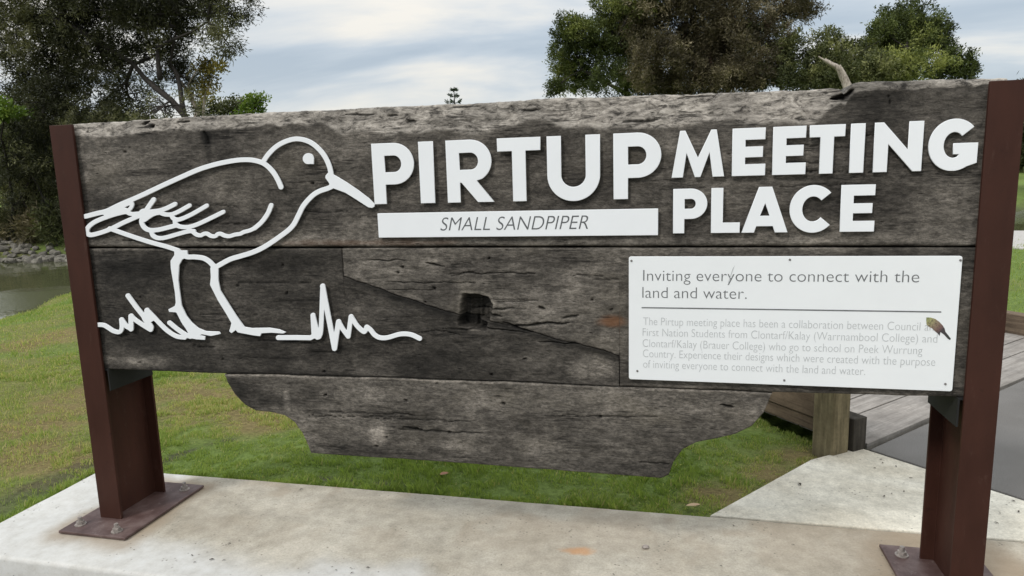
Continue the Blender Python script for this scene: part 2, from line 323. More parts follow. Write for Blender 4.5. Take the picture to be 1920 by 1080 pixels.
def far_side(x, y):        # >0 beyond the far shore
    d = line_d(x, y, far); s = np.interp(x, [p[0] for p in far], [p[1] for p in far]); return np.where(y > s, d, -d)
def height(x, y):
    sd = poly_sd(x, y, lake); fs = far_side(x, y)
    zn = -0.05 - 0.27 * np.exp(-np.maximum(sd, 0) / 1.1) - 0.02 * (fbm(x * .7, y * .7, s=3) - .5)
    zf = WZ + 0.06 + 0.62 * (1 - np.exp(-np.maximum(sd, 0) / 1.4)) + 0.030 * np.clip(sd, 0, 60) + 0.15 * (fbm(x * .3, y * .3, s=5) - .5)
    z = np.where(fs > 0, zf, zn)
    z = np.where(sd < 0, WZ + 0.02 - 0.5 * (1 - np.exp(sd / 0.8)), z)
    dk = poly_sd(x, y, deck_poly); z = np.where((dk < 0.10) & (x < 3.36), np.minimum(z, np.where(dk < .03, -.26, -.05 - .21 * sstep(.10, .03, dk))), z); z = np.where((dk < -0.02) & (sd > 0) & (fs < 0), np.minimum(z, -0.30), z)
    sl = np.minimum(poly_sd(x, y, path_poly), poly_sd(x, y, asph_poly)); z = np.where(sl < -0.03, np.minimum(z, -0.09), z)
    sl = poly_sd(x, y, slab_poly); z = np.where(sl < -0.03, -0.10, z)
    return np.where((y < -0.3) & (x > -3), np.minimum(z, -0.12 + 0.0 * x), z)
soil_lines = [[onZ(-60, 985, -.05), onZ(0, 950, -.05), onZ(90, 905, -.05), onZ(175, 868, -.05)], [onZ(300, 868, -.05), onZ(345, 848, -.05), onZ(400, 830, -.05), onZ(428, 822, -.05)],
              [onZ(600, 898, -.05), onZ(660, 902, -.05)], [onZ(715, 905, -.05), onZ(770, 908, -.05)]]
dry_spots = [onZ(a, b, -.06)[:2] for a, b in ((40, 645), (110, 625), (60, 800), (120, 770), (150, 740), (240, 760), (350, 730), (400, 745), (130, 860), (60, 845), (470, 775), (380, 770), (500, 790), (1440, 890), (1500, 862), (1340, 935))]
def masks(x, y):
    soil = np.zeros(np.shape(x))
    n = fbm(x * 6, y * 6, s=11)
    for i, Ln in enumerate(soil_lines): soil = np.maximum(soil, [.62, .8, .8, .8][i] * sstep([0.15, 0.06, 0.05, 0.05][i], [0.04, 0.02, 0.01, 0.01][i], line_d(x, y, Ln) + (n - .5) * [0.30, .1, .06, .06][i]))
    sl = poly_sd(x, y, slab_poly); soil = np.maximum(soil, 0.8 * sstep(0.05, 0.0, sl + (n - .5) * .06))
    soil = np.maximum(soil, np.where((y < -0.3), 0.9, 0))
    soil = np.maximum(soil, 0.9 * sstep(.5, -.2, poly_sd(x, y, lake)) * (far_side(x, y) > -1))
    dry = 0.22 * sstep(0.50, 0.72, fbm(x * .9, y * .9, s=21)) 
    wide = sstep(-0.2, -1.2, x); dry = np.maximum(dry, wide * sstep(0.44, 0.62, fbm(x * 1.6, y * 1.6, s=31)) * 0.5)
    for k, p in enumerate(dry_spots):
        r = np.hypot(x - p[0], (y - p[1])); R = 0.10 + 0.09 * np.hypot(p[0] - CAM[0], p[1] - CAM[1]) ; R = min(R, .75) * (0.6 if k >= 13 else 1)
        dry = np.maximum(dry, 0.9 * sstep(R, R * .2, r + (n - .5) * R))
    return np.clip(dry, 0, 1), np.clip(soil, 0, 1)
def axis_pts(lo, hi, flo, fhi, step, grow=1.13):
    c = list(np.arange(flo, fhi + 1e-6, step)); s = step
    while c[-1] < hi: s *= grow; c.append(c[-1] + s)
    s = step
    while c[0] > lo: s *= grow; c.insert(0, c[0] - s)
    return np.array(c)
gx = axis_pts(-900, 900, -4.5, 6.0, 0.06, 1.045); gy = axis_pts(-300, 1500, -0.7, 6.0, 0.06, 1.045)
X, Y = np.meshgrid(gx, gy, indexing='ij'); Z = height(X, Y)
me = grid_mesh(np.stack([X, Y, Z], -1)); d_, s_ = masks(X, Y); fattr(me, 'dry', d_); fattr(me, 'soil', s_); smooth(me)
tag(link('ground', me, M['ground']), kind='structure')
wp = [(-400, -200), (400, -200), (400, 400), (-400, 400)]
me = pmesh([(p[0], p[1], WZ) for p in lake], [tuple(range(len(lake)))]); 
tag(link('water', me, M['water']), kind='structure')
# concrete slab: fine grid top with a worn rounded edge
def slab_grid():
    x0, y0 = slab_poly[0]; x1, y1 = slab_poly[2]
    us = np.concatenate([[0, .004, .010, .018], np.linspace(.03, x1 - x0 - .03, 330), [x1 - x0 - .018, x1 - x0 - .01, x1 - x0 - .004, x1 - x0]]) + x0
    vs = np.concatenate([[0, .004, .010, .018], np.linspace(.03, y1 - y0 - .03, 70), [y1 - y0 - .018, y1 - y0 - .01, y1 - y0 - .004, y1 - y0]]) + y0
    A, B = np.meshgrid(us, vs, indexing='ij'); d = np.minimum(np.minimum(A - x0, x1 - A), np.minimum(B - y0, y1 - B))
    R = 0.016 + 0.012 * (fbm(A * 5, B * 5, s=41) - .5); q = np.clip(d / R, 0, 1); z = -R * (1 - np.sqrt(np.clip(1 - (1 - q) ** 2, 0, 1))) + 0.0025 * (fbm(A * 3, B * 3, s=43) - .5)
    edge = (d <= 0.00001); P = np.stack([A, B, z], -1)
    P = np.concatenate([P[:1] * [1, 1, 0] + [0, 0, -.14], P, P[-1:] * [1, 1, 0] + [0, 0, -.14]], 0); P = np.concatenate([P[:, :1] * [1, 1, 0] + [0, 0, -.14], P, P[:, -1:] * [1, 1, 0] + [0, 0, -.14]], 1)
    return P
P = slab_grid(); me = grid_mesh(P); smooth(me)
A, B = P[..., 0], P[..., 1]; n1_ = fbm(A * 4, B * 4, s=51); n2_ = fbm(A * 14, B * 14, s=52)
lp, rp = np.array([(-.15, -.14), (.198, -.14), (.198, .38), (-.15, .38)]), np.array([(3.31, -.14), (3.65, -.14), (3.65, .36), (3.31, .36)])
sl = np.maximum(sstep(.11, .0, poly_sd(A, B, lp) + (n1_ - .5) * .12), sstep(.26, .0, poly_sd(A, B, rp) + (n1_ - .5) * .3)) * .75  # brown stain round the base plates, strengthened to double as painted contact shadow
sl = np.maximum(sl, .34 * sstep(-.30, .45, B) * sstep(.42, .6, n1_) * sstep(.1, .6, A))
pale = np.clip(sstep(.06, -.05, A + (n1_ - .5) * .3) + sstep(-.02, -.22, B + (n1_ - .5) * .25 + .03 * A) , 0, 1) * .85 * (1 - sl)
r0 = onZ(1085, 1033); rs = sstep(.075, .01, np.hypot(A - r0[0], (B - r0[1]) * 2.2) + (n2_ - .5) * .10 + (fbm(A * 45, B * 45, s=55) - .5) * .07) * .8
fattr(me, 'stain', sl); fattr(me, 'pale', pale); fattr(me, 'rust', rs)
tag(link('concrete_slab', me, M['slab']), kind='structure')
def sheet(poly, z, mat, name, depth=0.12, res=0.05):
    me = prism([tuple(p) for p in poly], z - depth, z); o = tag(link(name, me, mat), kind='structure'); return bevel(o, .006)
sheet(path_poly, -0.004, M['path'], 'footpath'); sheet(asph_poly, 0.0, M['asphalt'], 'asphalt_path')
gp = [onZ(1700, 462, -.06)[:2], onZ(1990, 470, -.06)[:2], onZ(2300, 470, -.06)[:2], onZ(2300, 446, -.1)[:2], onZ(1990, 438, -.1)[:2], onZ(1700, 436, -.1)[:2]]
sheet(gp, -0.035, plain('pale_gravel', (0.42, 0.40, 0.38), .9, .2, 30), 'lakeside_path', 0.3)
# boardwalk: boards laid across, with a paler edge board against the asphalt
me_b = []; s = 0.0; k = 0
while s < 13.5:
    wd = 0.30 if k == 0 else 0.185; o = C0 + E1 * s
    me_b.append(obox(o, EB, E1, 0.05, 3.5, 0.004, wd - 0.008, -0.05, 0.004 + 0.003 * random.random() - (0 if k else 0))); s += wd; k += 1
tag(bevel(link('boardwalk', join(me_b), M['deck']), .004), kind='structure')
# ================================================================ THE SIGN
root = empty('timber_sign', (1.73, 0.14, 0), 'large weathered timber sign between two brown steel posts with white lettering and a bird outline', 'sign')
BY = 0.020            # front of the timber
LY = 0.004            # front of letters and panels
# posts ----------------------------------------------------------
def post(x0, x1, ztop, plate, bolts, side):
    xc = (x0 + x1) / 2; y1 = .285; t = .012; wv = .005
    prof = [(x0, 0), (x1, 0), (x1, t), (xc + wv, t), (xc + wv, y1 - t), (x1, y1 - t), (x1, y1), (x0, y1), (x0, y1 - t), (xc - wv, y1 - t), (xc - wv, t), (x0, t)]
    p = bevel(link('post', prism(prof, 0.016, ztop), M['steel'], root), .0018)
    q = bevel(link('base_plate', box(plate[0], plate[1], plate[2], plate[3], 0.0035, 0.0165), M['plate'], p), .003)
    for bx, by in bolts:
        bm = bmesh.new()
        bmesh.ops.create_cone(bm, cap_ends=True, segments=16, radius1=.024, radius2=.024, depth=.004, matrix=Matrix.Translation((bx, by, .0185)))
        bmesh.ops.create_cone(bm, cap_ends=True, segments=6, radius1=.0175, radius2=.0165, depth=.014, matrix=Matrix.Translation((bx, by, .0275)))
        bmesh.ops.create_cone(bm, cap_ends=True, segments=12, radius1=.010, radius2=.009, depth=.022, matrix=Matrix.Translation((bx, by, .042)))
        mm = bpy.data.meshes.new('m'); bm.to_mesh(mm); bm.free(); link('anchor_bolt', mm, M['bolt'], p)
    # angle shelf carrying the planks
    a, b = (xc + wv, x1 + .016) if side > 0 else (x0 - .014, xc - wv); zt = .722 if side > 0 else .744
    f = b - .006 if side > 0 else a
    g = join([box(a, b, .014, .270, zt - .007, zt), box(f, f + .006, .014, .270, zt - .100, zt - .0075)])
    link('support_bracket', g, M['black'], p)
    return p
post(-.060, .054, 1.776, (-.150, .198, -.140, .382), [(-.095, -.075), (.120, -.098), (.135, .318), (-.10, .32)], 1)
post(3.432, 3.532, 1.756, (3.312, 3.652, -.140, .362), [(3.372, .288), (3.60, .29), (3.37, -.09), (3.60, -.09)], -1)
# planks ---------------------------------------------------------
def px_line(pts, y=BY): q = [onY(a, b, y) for a, b in pts]; return np.array([(p[0], p[2]) for p in q])
def blob(x, z, px, py, rx, rz, n=0.0):
    c = onY(px, py, BY); k = 0.00205 * 1.0
    return sstep(1.0, 0.25, np.sqrt(((x - c[0]) / (rx * k)) ** 2 + ((z - c[2]) / (rz * k)) ** 2) + n)
holes = []
hp = px_line([(866, 553), (872, 550), (915, 556), (922, 570), (914, 618), (905, 622), (862, 608)])
cracks = [([(640, 466), (640, 515)], 5, .03)]
crk_mid = [([(800, 493), (835, 501)], 3, .010), ([(945, 604), (965, 611), (1010, 608), (1080, 606)], 4, .014), ([(915, 593), (940, 592)], 4, .012), ([(1010, 575), (1020, 580)], 5, .010), ([(1055, 597), (1085, 594)], 3, .009),
           ([(930, 565), (1010, 563)], 2, .005), ([(960, 612), (1000, 622)], 4, .008), ([(690, 490), (760, 488)], 2, .006), ([(1060, 518), (1130, 516)], 2, .005)]
crk_top = [([(262, 232), (272, 226)], 5, .014), ([(280, 236), (284, 237)], 8, .02), ([(1165, 228), (1240, 224)], 4, .008), ([(1562, 184), (1585, 180), (1600, 168)], 7, .03),
           ([(720, 215), (740, 214)], 4, .010), ([(760, 226), (775, 227)], 5, .012), ([(382, 246), (388, 256), (391, 270)], 4, .010), ([(640, 212), (700, 214)], 2, .006), ([(1270, 182), (1340, 176)], 2, .006), ([(980, 206), (1010, 203)], 3, .010), ([(325, 228), (350, 226)], 3, .01), ([(1667, 180), (1670, 195)], 2, .006)]
crk_low = [([(755, 803), (792, 807)], 4, .012), ([(1352, 760), (1375, 764)], 4, .012), ([(942, 757), (945, 760)], 6, .012), ([(700, 785), (900, 790)], 2, .005), ([(702, 838), (708, 838)], 5, .01)]
def rcracks(n, x0, x1, y0, y1, seed, slope=0.0):
    r_ = np.random.default_rng(seed); out = []
    for i in range(n):
        ln = r_.uniform(30, 190); xa_ = r_.uniform(x0, x1 - ln * .6); yy = r_.uniform(y0, y1) + slope * (xa_ - x0); out.append(([(xa_, yy), (xa_ + ln * .5, yy + slope * ln * .5 + r_.uniform(-3, 3)), (xa_ + ln, yy + slope * ln + r_.uniform(-4, 4))], r_.uniform(1.4, 2.8), r_.uniform(.003, .008)))
    for i in range(n):
        xa_ = r_.uniform(x0, x1); yy = r_.uniform(y0, y1) + slope * (xa_ - x0); q = r_.uniform(2, 5); out.append(([(xa_, yy), (xa_ + q, yy + r_.uniform(-1, 1))], r_.uniform(3, 6), .010))
    return out
def plank(name_label, xs, zb, zt, crk, tone_fn, yoff=0.0, depth=0.235, rough=.0045, edge=.012, toprough=0.0, hole=None, worn_fn=None, nz=100, seed=0):
    nx = len(xs); v = np.linspace(0, 1, nz); v = v * v * (3 - 2 * v) * .35 + v * .65
    Xg = np.repeat(xs[:, None], nz, 1); Zg = zb[:, None] + (zt - zb)[:, None] * v[None, :]
    d = np.minimum(Zg - zb[:, None], zt[:, None] - Zg); dxe = np.minimum(Xg - xs[0], xs[-1] - Xg); d = np.minimum(d, dxe + 0.004)
    nL = fbm(Xg * 2.2, Zg * 11, s=100 + seed, o=5); nF = fbm(Xg * 17, Zg * 60, s=120 + seed, o=4); nB = fbm(Xg * 6, Zg * 9, s=140 + seed, o=5)
    y = rough * 2.0 * (nL - .5) + rough * 1.1 * (nF - .5) + rough * 1.2 * (nB - .5)
    R = edge * (0.5 + 1.1 * fbm(Xg * 5, Zg * 5, s=160 + seed)); q = np.clip(d / R, 0, 1); y = y + R * (1 - np.sqrt(np.clip(1 - (1 - q) ** 2, 0, 1)))
    # broken, adzed upper edge
    worn = np.zeros_like(Xg)
    if toprough > 0:
        dt = zt[:, None] - Zg; ex = px_line([(130, 226), (600, 210), (640, 210), (1000, 190), (1250, 180), (1400, 176), (1530, 172), (1590, 160), (1900, 150)])[:, 0]; Rt = .00205 * np.interp(Xg, ex, [24, 26, 44, 50, 60, 64, 46, 12, 9]) * (.55 + .9 * fbm(Xg * 4, 0 * Xg, s=170 + seed, o=4)) + .014 * (fbm(Xg * 30, Zg * 30, s=172) - .5) + .004; Rt = np.maximum(Rt, .006); q = np.clip(dt / Rt, 0, 1)
        y = y + Rt * .45 * (1 - q) + (1 - sstep(.8, 1.05, dt / Rt)) * .016 * (fbm(Xg * 13, Zg * 30, s=180 + seed, o=5) - .5)
        worn = 1 - sstep(.90, 1.08, dt / Rt + .30 * (fbm(Xg * 9, Zg * 22, s=181 + seed) - .5))
    if worn_fn is not None: worn = np.maximum(worn, worn_fn(Xg, Zg, nB))
    tone = np.clip(tone_fn(Xg, Zg, nB), .12, 3); rust = np.zeros_like(Xg)
    for pts, wpx, dep in crk:
        pl = px_line(pts); wm = wpx * .0021; cx, cz = pl.mean(0); ln_ = np.hypot(*(pl[-1] - pl[0])) / 2 + .004
        tp_ = np.clip(1 - (np.hypot(Xg - cx, Zg - cz) / ln_) ** 2, 0, 1) ** .5; dd = line_d(Xg + .008 * (fbm(Xg * 30, Zg * 30, s=191) - .5), Zg + .016 * (fbm(Xg * 24, Zg * 9, s=190) - .5), [tuple(p) for p in pl]); wm = wm * tp_ * (.35 + 1.1 * fbm(Xg * 22, Zg * 22, s=192)) + 1e-6
        m_ = sstep(wm, wm * .2, dd); y = y + dep * m_; tone = tone * (1 - .75 * m_); worn = worn * (1 - .8 * m_)
    if hole is not None:
        hd = poly_sd(Xg, Zg, hole) + .016 * (nF - .5) + .010 * (nB - .5); m_ = sstep(.004, -.006, hd); y = y + m_ * (.055 + .07 * (fbm(Xg * 55, Zg * 6, s=77) - .5)); tone = tone * (1 - .62 * m_)
        tone = tone * (1 + .5 * sstep(.02, .006, hd) * (hd > .004))
    rust = .75 * blob(Xg, Zg, 1148, 604, 30, 14, (nB - .5) * 1.2) * (yoff == 0.0) + .45 * blob(Xg, Zg, 700, 455, 220, 9, (nB - .5) * 1.5) * .6
    Yg = BY + yoff + y
    Pf = np.stack([Xg, Yg, Zg], -1); yb = BY + yoff + depth
    # wrap round the back so that the plank is a solid
    bot = np.stack([xs, np.full(nx, yb), zb], -1)[:, None]; top = np.stack([xs, np.full(nx, yb), zt], -1)[:, None]
    Pp = np.concatenate([bot, Pf, top, bot], 1); me = grid_mesh(Pp)
    pad = lambda A, f: np.concatenate([A[:, :1] * 0 + f, A, A[:, -1:] * 0 + f, A[:, :1] * 0 + f], 1)
    fattr(me, 'tone', pad(tone, .8)); fattr(me, 'worn', pad(worn, 0)); fattr(me, 'rust', pad(rust, 0))
    nt_ = Pp.shape[1]; bm = bmesh.new(); bm.from_mesh(me); bm.verts.ensure_lookup_table()
    for r in (0, nx - 1): bm.faces.new([bm.verts[r * nt_ + j] for j in range(nt_ - 1)])
    bmesh.ops.recalc_face_normals(bm, faces=bm.faces); bm.to_mesh(me); bm.free()
    smooth(me); o = link('plank', me, M['timber'], root); o['label'] = name_label; return o
def dense(lo, hi, step, marks=()):
    a = np.arange(lo, hi, step)
    for m_ in marks: a = a[np.abs(a - m_) > step * .6]; a = np.concatenate([a, [m_ - .0012, m_ + .0012]])
    return np.sort(np.append(a, hi))
xl, xr = .012, 3.468
# top plank
tp = px_line([(130, 232), (250, 225), (430, 214), (500, 209), (600, 206), (700, 199), (850, 193), (980, 187), (1020, 183), (1110, 180), (1250, 175), (1420, 170), (1510, 166), (1560, 164), (1576, 166), (1584, 176), (1596, 158), (1612, 154), (1740, 149), (1880, 146), (1905, 148)], BY + .015)
xs = dense(xl, xr + .022, .005); zt = np.interp(xs, tp[:, 0], tp[:, 1]) + .006 * (fbm(xs * 18, 0 * xs, s=61) - .5) + .004 * (fbm(xs * 60, 0 * xs, s=62) - .5)
zb = np.full_like(xs, 1.262) - .004 * xs + .004 * (fbm(xs * 6, 0 * xs, s=63) - .5)
def tone_top(x, z, n):
    t = 1.16 + 0 * x; c = onY(1600, 250, BY)
    t = t * (1 - .45 * sstep(.16, .02, np.abs(x - c[0]) + .10 * (n - .5)) * sstep(1.35, 1.6, z))
    t = t * (1 - .35 * sstep(.10, .0, np.abs(x - onY(1680, 250, BY)[0])) * sstep(1.35, 1.6, z))
    t = t * (1 + .55 * sstep(1.36, 1.28, z + .06 * (n - .5)) * (.4 + .6 * sstep(.6, .2, np.abs(x - .7)))) * (1 + .25 * sstep(1.30, 1.27, z))
    t = t * (1 - .75 * blob(x, z, 386, 256, 14, 20, n - .5)) * (1 - .45 * blob(x, z, 392, 290, 8, 46, n - .5)) * (1 - .4 * blob(x, z, 208, 255, 8, 26, n - .5)) * (1 + .5 * blob(x, z, 400, 350, 40, 40, (n - .5) * 1.3)) * (1 - .85 * blob(x, z, 277, 236, 10, 6, n - .5))
    t = t * (1 - .2 * blob(x, z, 215, 400, 90, 70, n - .5))
    return t * (.82 + .36 * sstep(.35, .65, n))
def worn_top(x, z, n): return .55 * np.maximum(blob(x, z, 1330, 205, 150, 32, (n - .5) * 1.4), blob(x, z, 1080, 205, 110, 22, (n - .5) * 1.2))
plank('top plank with a broken pale upper edge', xs, zb, zt, crk_top + rcracks(12, 150, 1830, 240, 450, 5), tone_top, toprough=.095, worn_fn=worn_top, nz=120, seed=1)
# scarfed middle pair
pa = px_line([(640, 467), (640, 516), (700, 537), (760, 560), (860, 590), (960, 612), (1060, 640), (1130, 656), (1162, 668), (1162, 722)])
xa, xb_ = pa[0][0], pa[-2][0]
diag = lambda q: np.interp(q, pa[1:-1, 0], pa[1:-1, 1]) + .012 * (fbm(q * 14, 0 * q, s=71, o=5) - .5)
bt = px_line([(200, 692), (420, 700), (700, 706), (960, 715), (1163, 724), (1450, 735), (1785, 745)]); bott = lambda q: np.interp(q, bt[:, 0], bt[:, 1]) + .005 * (fbm(q * 8, 0 * q, s=73) - .5)
TOPM = lambda q: 1.2545 - .004 * q + .003 * (fbm(q * 7, 0 * q, s=75) - .5)
xs = dense(xl, xb_ - .002, .005, (xa,)); zt = np.where(xs < xa, TOPM(xs), diag(xs) - .0008); zb = bott(xs)
def tone_a(x, z, n):
    t = .70 + .28 * sstep(1.55, 2.1, x)
    t = t * (1 - .5 * blob(x, z, 250, 500, 130, 34, (n - .5) * 1.2)) * (1 - .55 * blob(x, z, 560, 490, 150, 34, (n - .5) * 1.2)) * (1 - .4 * blob(x, z, 760, 690, 60, 30, (n - .5) * 1.4)) * (1 - .35 * blob(x, z, 790, 560, 130, 22, (n - .5)))
    t = t * (1 + 2.4 * blob(x, z, 250, 676, 110, 20, (n - .5) * 1.3)) * (1 + 1.3 * blob(x, z, 1120, 690, 60, 28, (n - .5) * 1.3)) * (1 - .4 * blob(x, z, 480, 700, 300, 12, (n - .5)))
    t = t * (1 + 1.2 * sstep(.012, .004, np.where(x < 1.0, 1.2545 - z, 1)) * (x < .75))
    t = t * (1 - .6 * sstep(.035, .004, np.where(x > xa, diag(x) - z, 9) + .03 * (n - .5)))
    return t * (.8 + .4 * sstep(.35, .65, n))
h2 = px_line([(864, 590), (914, 604), (910, 620), (862, 609)])
plank('dark lower left middle plank with a slanting scarf edge', xs, zb, zt, [c for c in crk_mid if c[0][0][1] > 605] + rcracks(6, 200, 1100, 600, 690, 6, .02) + rcracks(4, 180, 600, 480, 590, 7), tone_a, hole=h2, edge=.005, nz=90, seed=2)
xs = dense(xa + .004, xr, .005, (xb_,)); zb = np.where(xs < xb_, diag(xs) + .0008, bott(xs)); zt = TOPM(xs) + .002
def tone_b(x, z, n):
    t = 1.45 + 0 * x; t = t * (1 + .35 * blob(x, z, 760, 500, 140, 36, (n - .5)))
    t = t * (1 - .25 * blob(x, z, 1020, 500, 60, 70, (n - .5))) * (1 - .35 * blob(x, z, 1560, 480, 300, 20, n - .5)) * (1 - .3 * sstep(3.3, 3.42, x)) * (1 - .3 * blob(x, z, 960, 640, 140, 16, (n - .5) * 1.4))
    return t * (.82 + .36 * sstep(.35, .65, n))
plank('lighter grey upper right middle plank with a square mortise hole', xs, zb, zt, crk_mid + rcracks(7, 680, 1160, 475, 620, 8), tone_b, hole=hp, edge=.0055, nz=90, seed=3)
# boat shaped lower plank
hb = px_line([(420, 698), (426, 718), (440, 741), (458, 760), (478, 771), (510, 775), (532, 780), (552, 795), (566, 815), (576, 838), (582, 852), (660, 857), (760, 863), (1000, 880), (1150, 892), (1240, 899), (1254, 893), (1263, 868), (1280, 845), (1305, 831), (1340, 824), (1380, 815), (1410, 800), (1432, 776), (1444, 748), (1449, 736)])
xs = dense(hb[0][0], hb[-1][0], .005); xs = np.unique(np.concatenate([xs, hb[:, 0]])); zb = np.interp(xs, hb[:, 0], hb[:, 1]); zt = np.interp(xs, [hb[0][0], hb[-1][0]], [bott(hb[0][0]) - .006, bott(hb[-1][0]) - .004])
zt = bott(xs) - .004; zb = np.minimum(zb, zt - .004)
def tone_l(x, z, n):
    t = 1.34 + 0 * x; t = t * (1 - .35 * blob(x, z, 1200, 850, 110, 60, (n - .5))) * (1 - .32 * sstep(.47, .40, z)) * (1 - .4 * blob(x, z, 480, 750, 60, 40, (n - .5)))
    t = t * (1 + 1.1 * blob(x, z, 537, 752, 11, 38, (n - .5) * .8)) * (1 + 1.3 * blob(x, z, 708, 815, 24, 34, (n - .5))) * (1 - .5 * blob(x, z, 440, 730, 26, 30, (n - .5))) * (1 + .6 * blob(x, z, 690, 745, 60, 28, (n - .5) * 1.3)) * (1 + .25 * blob(x, z, 1050, 750, 250, 30, n - .5))
    t = t * (1 + .9 * sstep(.012, .004, zt_l(x) - z))
    return t * (.8 + .4 * sstep(.35, .65, n))
zt_l = lambda q: bott(q) - .004
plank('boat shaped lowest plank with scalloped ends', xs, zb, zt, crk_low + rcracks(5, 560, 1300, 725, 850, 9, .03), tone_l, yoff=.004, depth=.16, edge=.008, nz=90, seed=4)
# ---------------------------------------------------------------- flat cut-outs
DG = bpy.context.evaluated_depsgraph_get
def cutout(loops, y, t, bev=0.0012):
    """closed loops [(x,z)...] -> plate of thickness t whose front is at y"""
    cu = bpy.data.curves.new('c', 'CURVE'); cu.dimensions = '2D'; cu.fill_mode = 'BOTH'; cu.extrude = t / 2 - bev; cu.bevel_depth = bev; cu.bevel_resolution = 1; cu.offset = -bev
    for lp_ in loops:
        s = cu.splines.new('POLY'); s.points.add(len(lp_) - 1); s.use_cyclic_u = True
        s.points.foreach_set('co', [c for p in lp_ for c in (float(p[0]), float(p[1]), 0, 1)])
    return curve_mesh(cu, y + t / 2)
def curve_mesh(cu, yc):
    o = bpy.data.objects.new('tmp', cu); COL.objects.link(o); dg = DG(); dg.update()
    me = bpy.data.meshes.new_from_object(o.evaluated_get(dg)); bpy.data.objects.remove(o); bpy.data.curves.remove(cu)
    me.materials.clear()
    v = np.empty(len(me.vertices) * 3, np.float32); me.vertices.foreach_get('co', v); v = v.reshape(-1, 3)
    me.vertices.foreach_set('co', np.stack([v[:, 0], yc - v[:, 2], v[:, 1]], -1).ravel()); me.update(); return me
def arc(cx, cy, rx, ry, a0, a1, n=22): return [(cx + rx * math.cos(math.radians(a0 + (a1 - a0) * i / n)), cy + ry * math.sin(math.radians(a0 + (a1 - a0) * i / n))) for i in range(n + 1)]
def glyph(ch, w, t):
    """loops in a box w wide, 1 high, stem t"""
    h = t * .92
    if ch == 'I': return [[(0, 0), (w, 0), (w, 1), (0, 1)]]
    if ch == 'L': return [[(0, 0), (w, 0), (w, h), (t, h), (t, 1), (0, 1)]]
    if ch == 'T': c = w / 2; return [[(c - t / 2, 0), (c + t / 2, 0), (c + t / 2, 1 - h), (w, 1 - h), (w, 1), (0, 1), (0, 1 - h), (c - t / 2, 1 - h)]]
    if ch == 'E': k = h * .92; return [[(0, 0), (w, 0), (w, h), (t, h), (t, .5 - k / 2), (w * .92, .5 - k / 2), (w * .92, .5 + k / 2), (t, .5 + k / 2), (t, 1 - h), (w * .98, 1 - h), (w * .98, 1), (0, 1)]]
    if ch in 'PR':
        yb = .32; r = (1 - yb) / 2; ri = r - h; cy = 1 - r; rx = min(r * 1.04, w - t); rxi = rx - t
        hole = [(t, cy - ri)] + arc(w - rx, cy, rxi, ri, -90, 90) + [(t, cy + ri)]
        if ch == 'P': return [[(0, 0), (t, 0), (t, yb)] + arc(w - rx, cy, rx, r, -90, 90) + [(0, 1)], hole]
        w2 = w * .985; rx = min(r * 1.04, w2 - t)
        hole = [(t, cy - ri)] + arc(w2 - rx, cy, rx - t, ri, -90, 90) + [(t, cy + ri)]
        bowl = arc(w2 - rx, cy, rx, r, -58, 90)
        return [[(0, 0), (t, 0), (t, yb), (t + .02, yb), (w - t * 1.15, 0), (w + .02, 0)] + [(w * .655, yb + .028)] + bowl + [(0, 1)], hole]
    if ch == 'U':
        r = w / 2; ri = r - t
        return [arc(r, r * .98 - .015, r, r * .98, 180, 360, 30) + [(w, 1), (w - t, 1)] + arc(r, r * .98 - .015, ri, r * .98 - t, 360, 180, 30) + [(t, 1), (0, 1)]]
    if ch == 'M':
        a = .175; return [[(0, 0), (.245, 0), (.315, .52), (w / 2 - .06, 0), (w / 2 + .06, 0), (w - .315, .52), (w - .245, 0), (w, 0), (w - a, 1), (w - a - .11, 1), (w / 2, .42), (a + .11, 1), (a, 1)]]
    if ch == 'N': return [[(0, 0), (t, 0), (t, .56), (w - t * .62, 0), (w, 0), (w, 1), (w - t, 1), (w - t, .44), (t * .62, 1), (0, 1)]]
    if ch == 'A':
        c = w / 2; q = t * .54
        f = lambda yy, off: (c - q) * yy + off
        return [[(0, 0), (t * 1.06, 0), (t * 1.06 + .14 * (c - t * .55), .14), (w - t * 1.06 - .14 * (c - t * .55), .14), (w - t * 1.06, 0), (w, 0), (c + q, 1.0), (c - q, 1.0)], [(c - .10, .37), (c + .10, .37), (c, .64)]]
    if ch in 'CG':
        R = .515; cy = .5; rx = w * .535 if ch == 'C' else w * .515; cx = rx; ri = R - t * .98; rxi = rx - t * 1.03
        if ch == 'C':
            o = arc(cx, cy, rx, R, 42, 318, 44); i = arc(cx, cy, rxi, ri, 318, 42, 44)
            k = max(p[0] for p in o); return [o + [(i[0][0] + .0, i[0][1])] + i[1:]]
        o = arc(cx, cy, rx, R, 42, 303, 44); i = arc(cx, cy, rxi, ri, 292, 42, 44)
        return [o + [(w, .135), (w, .535), (w - .44, .535), (w - .44, .315), (i[0][0] + .035, .315)] + i]
def word(txt, boxes, cap, stem, thick=.006):
    for ch, (xa_, xb2) in zip(txt, boxes):
        pl = onY(xa_[0], xa_[1], LY); pr = onY(xb2[0], xb2[1], LY); H = cap[1] - cap[0]; wv = (pr[0] - pl[0]) / H
        lo = [[(pl[0] + p[0] * H, cap[0] + p[1] * H) for p in lp_] for lp_ in glyph(ch, wv, stem)]
        o = link('letter', cutout(lo, LY, thick), M['white'], root); o['label'] = 'raised white capital letter ' + ch
zc_ = lambda a, b: onY(a, b, LY)[2]
word('PIRTUP', [((699, 330), (777, 330)), ((786.5, 330), (814, 330)), ((837.5, 330), (925, 376)), ((931.5, 270), (1013, 270)), ((1025.5, 300), (1125, 300)), ((1150, 300), (1240, 300))], (zc_(900, 379), zc_(900, 261)), .224)
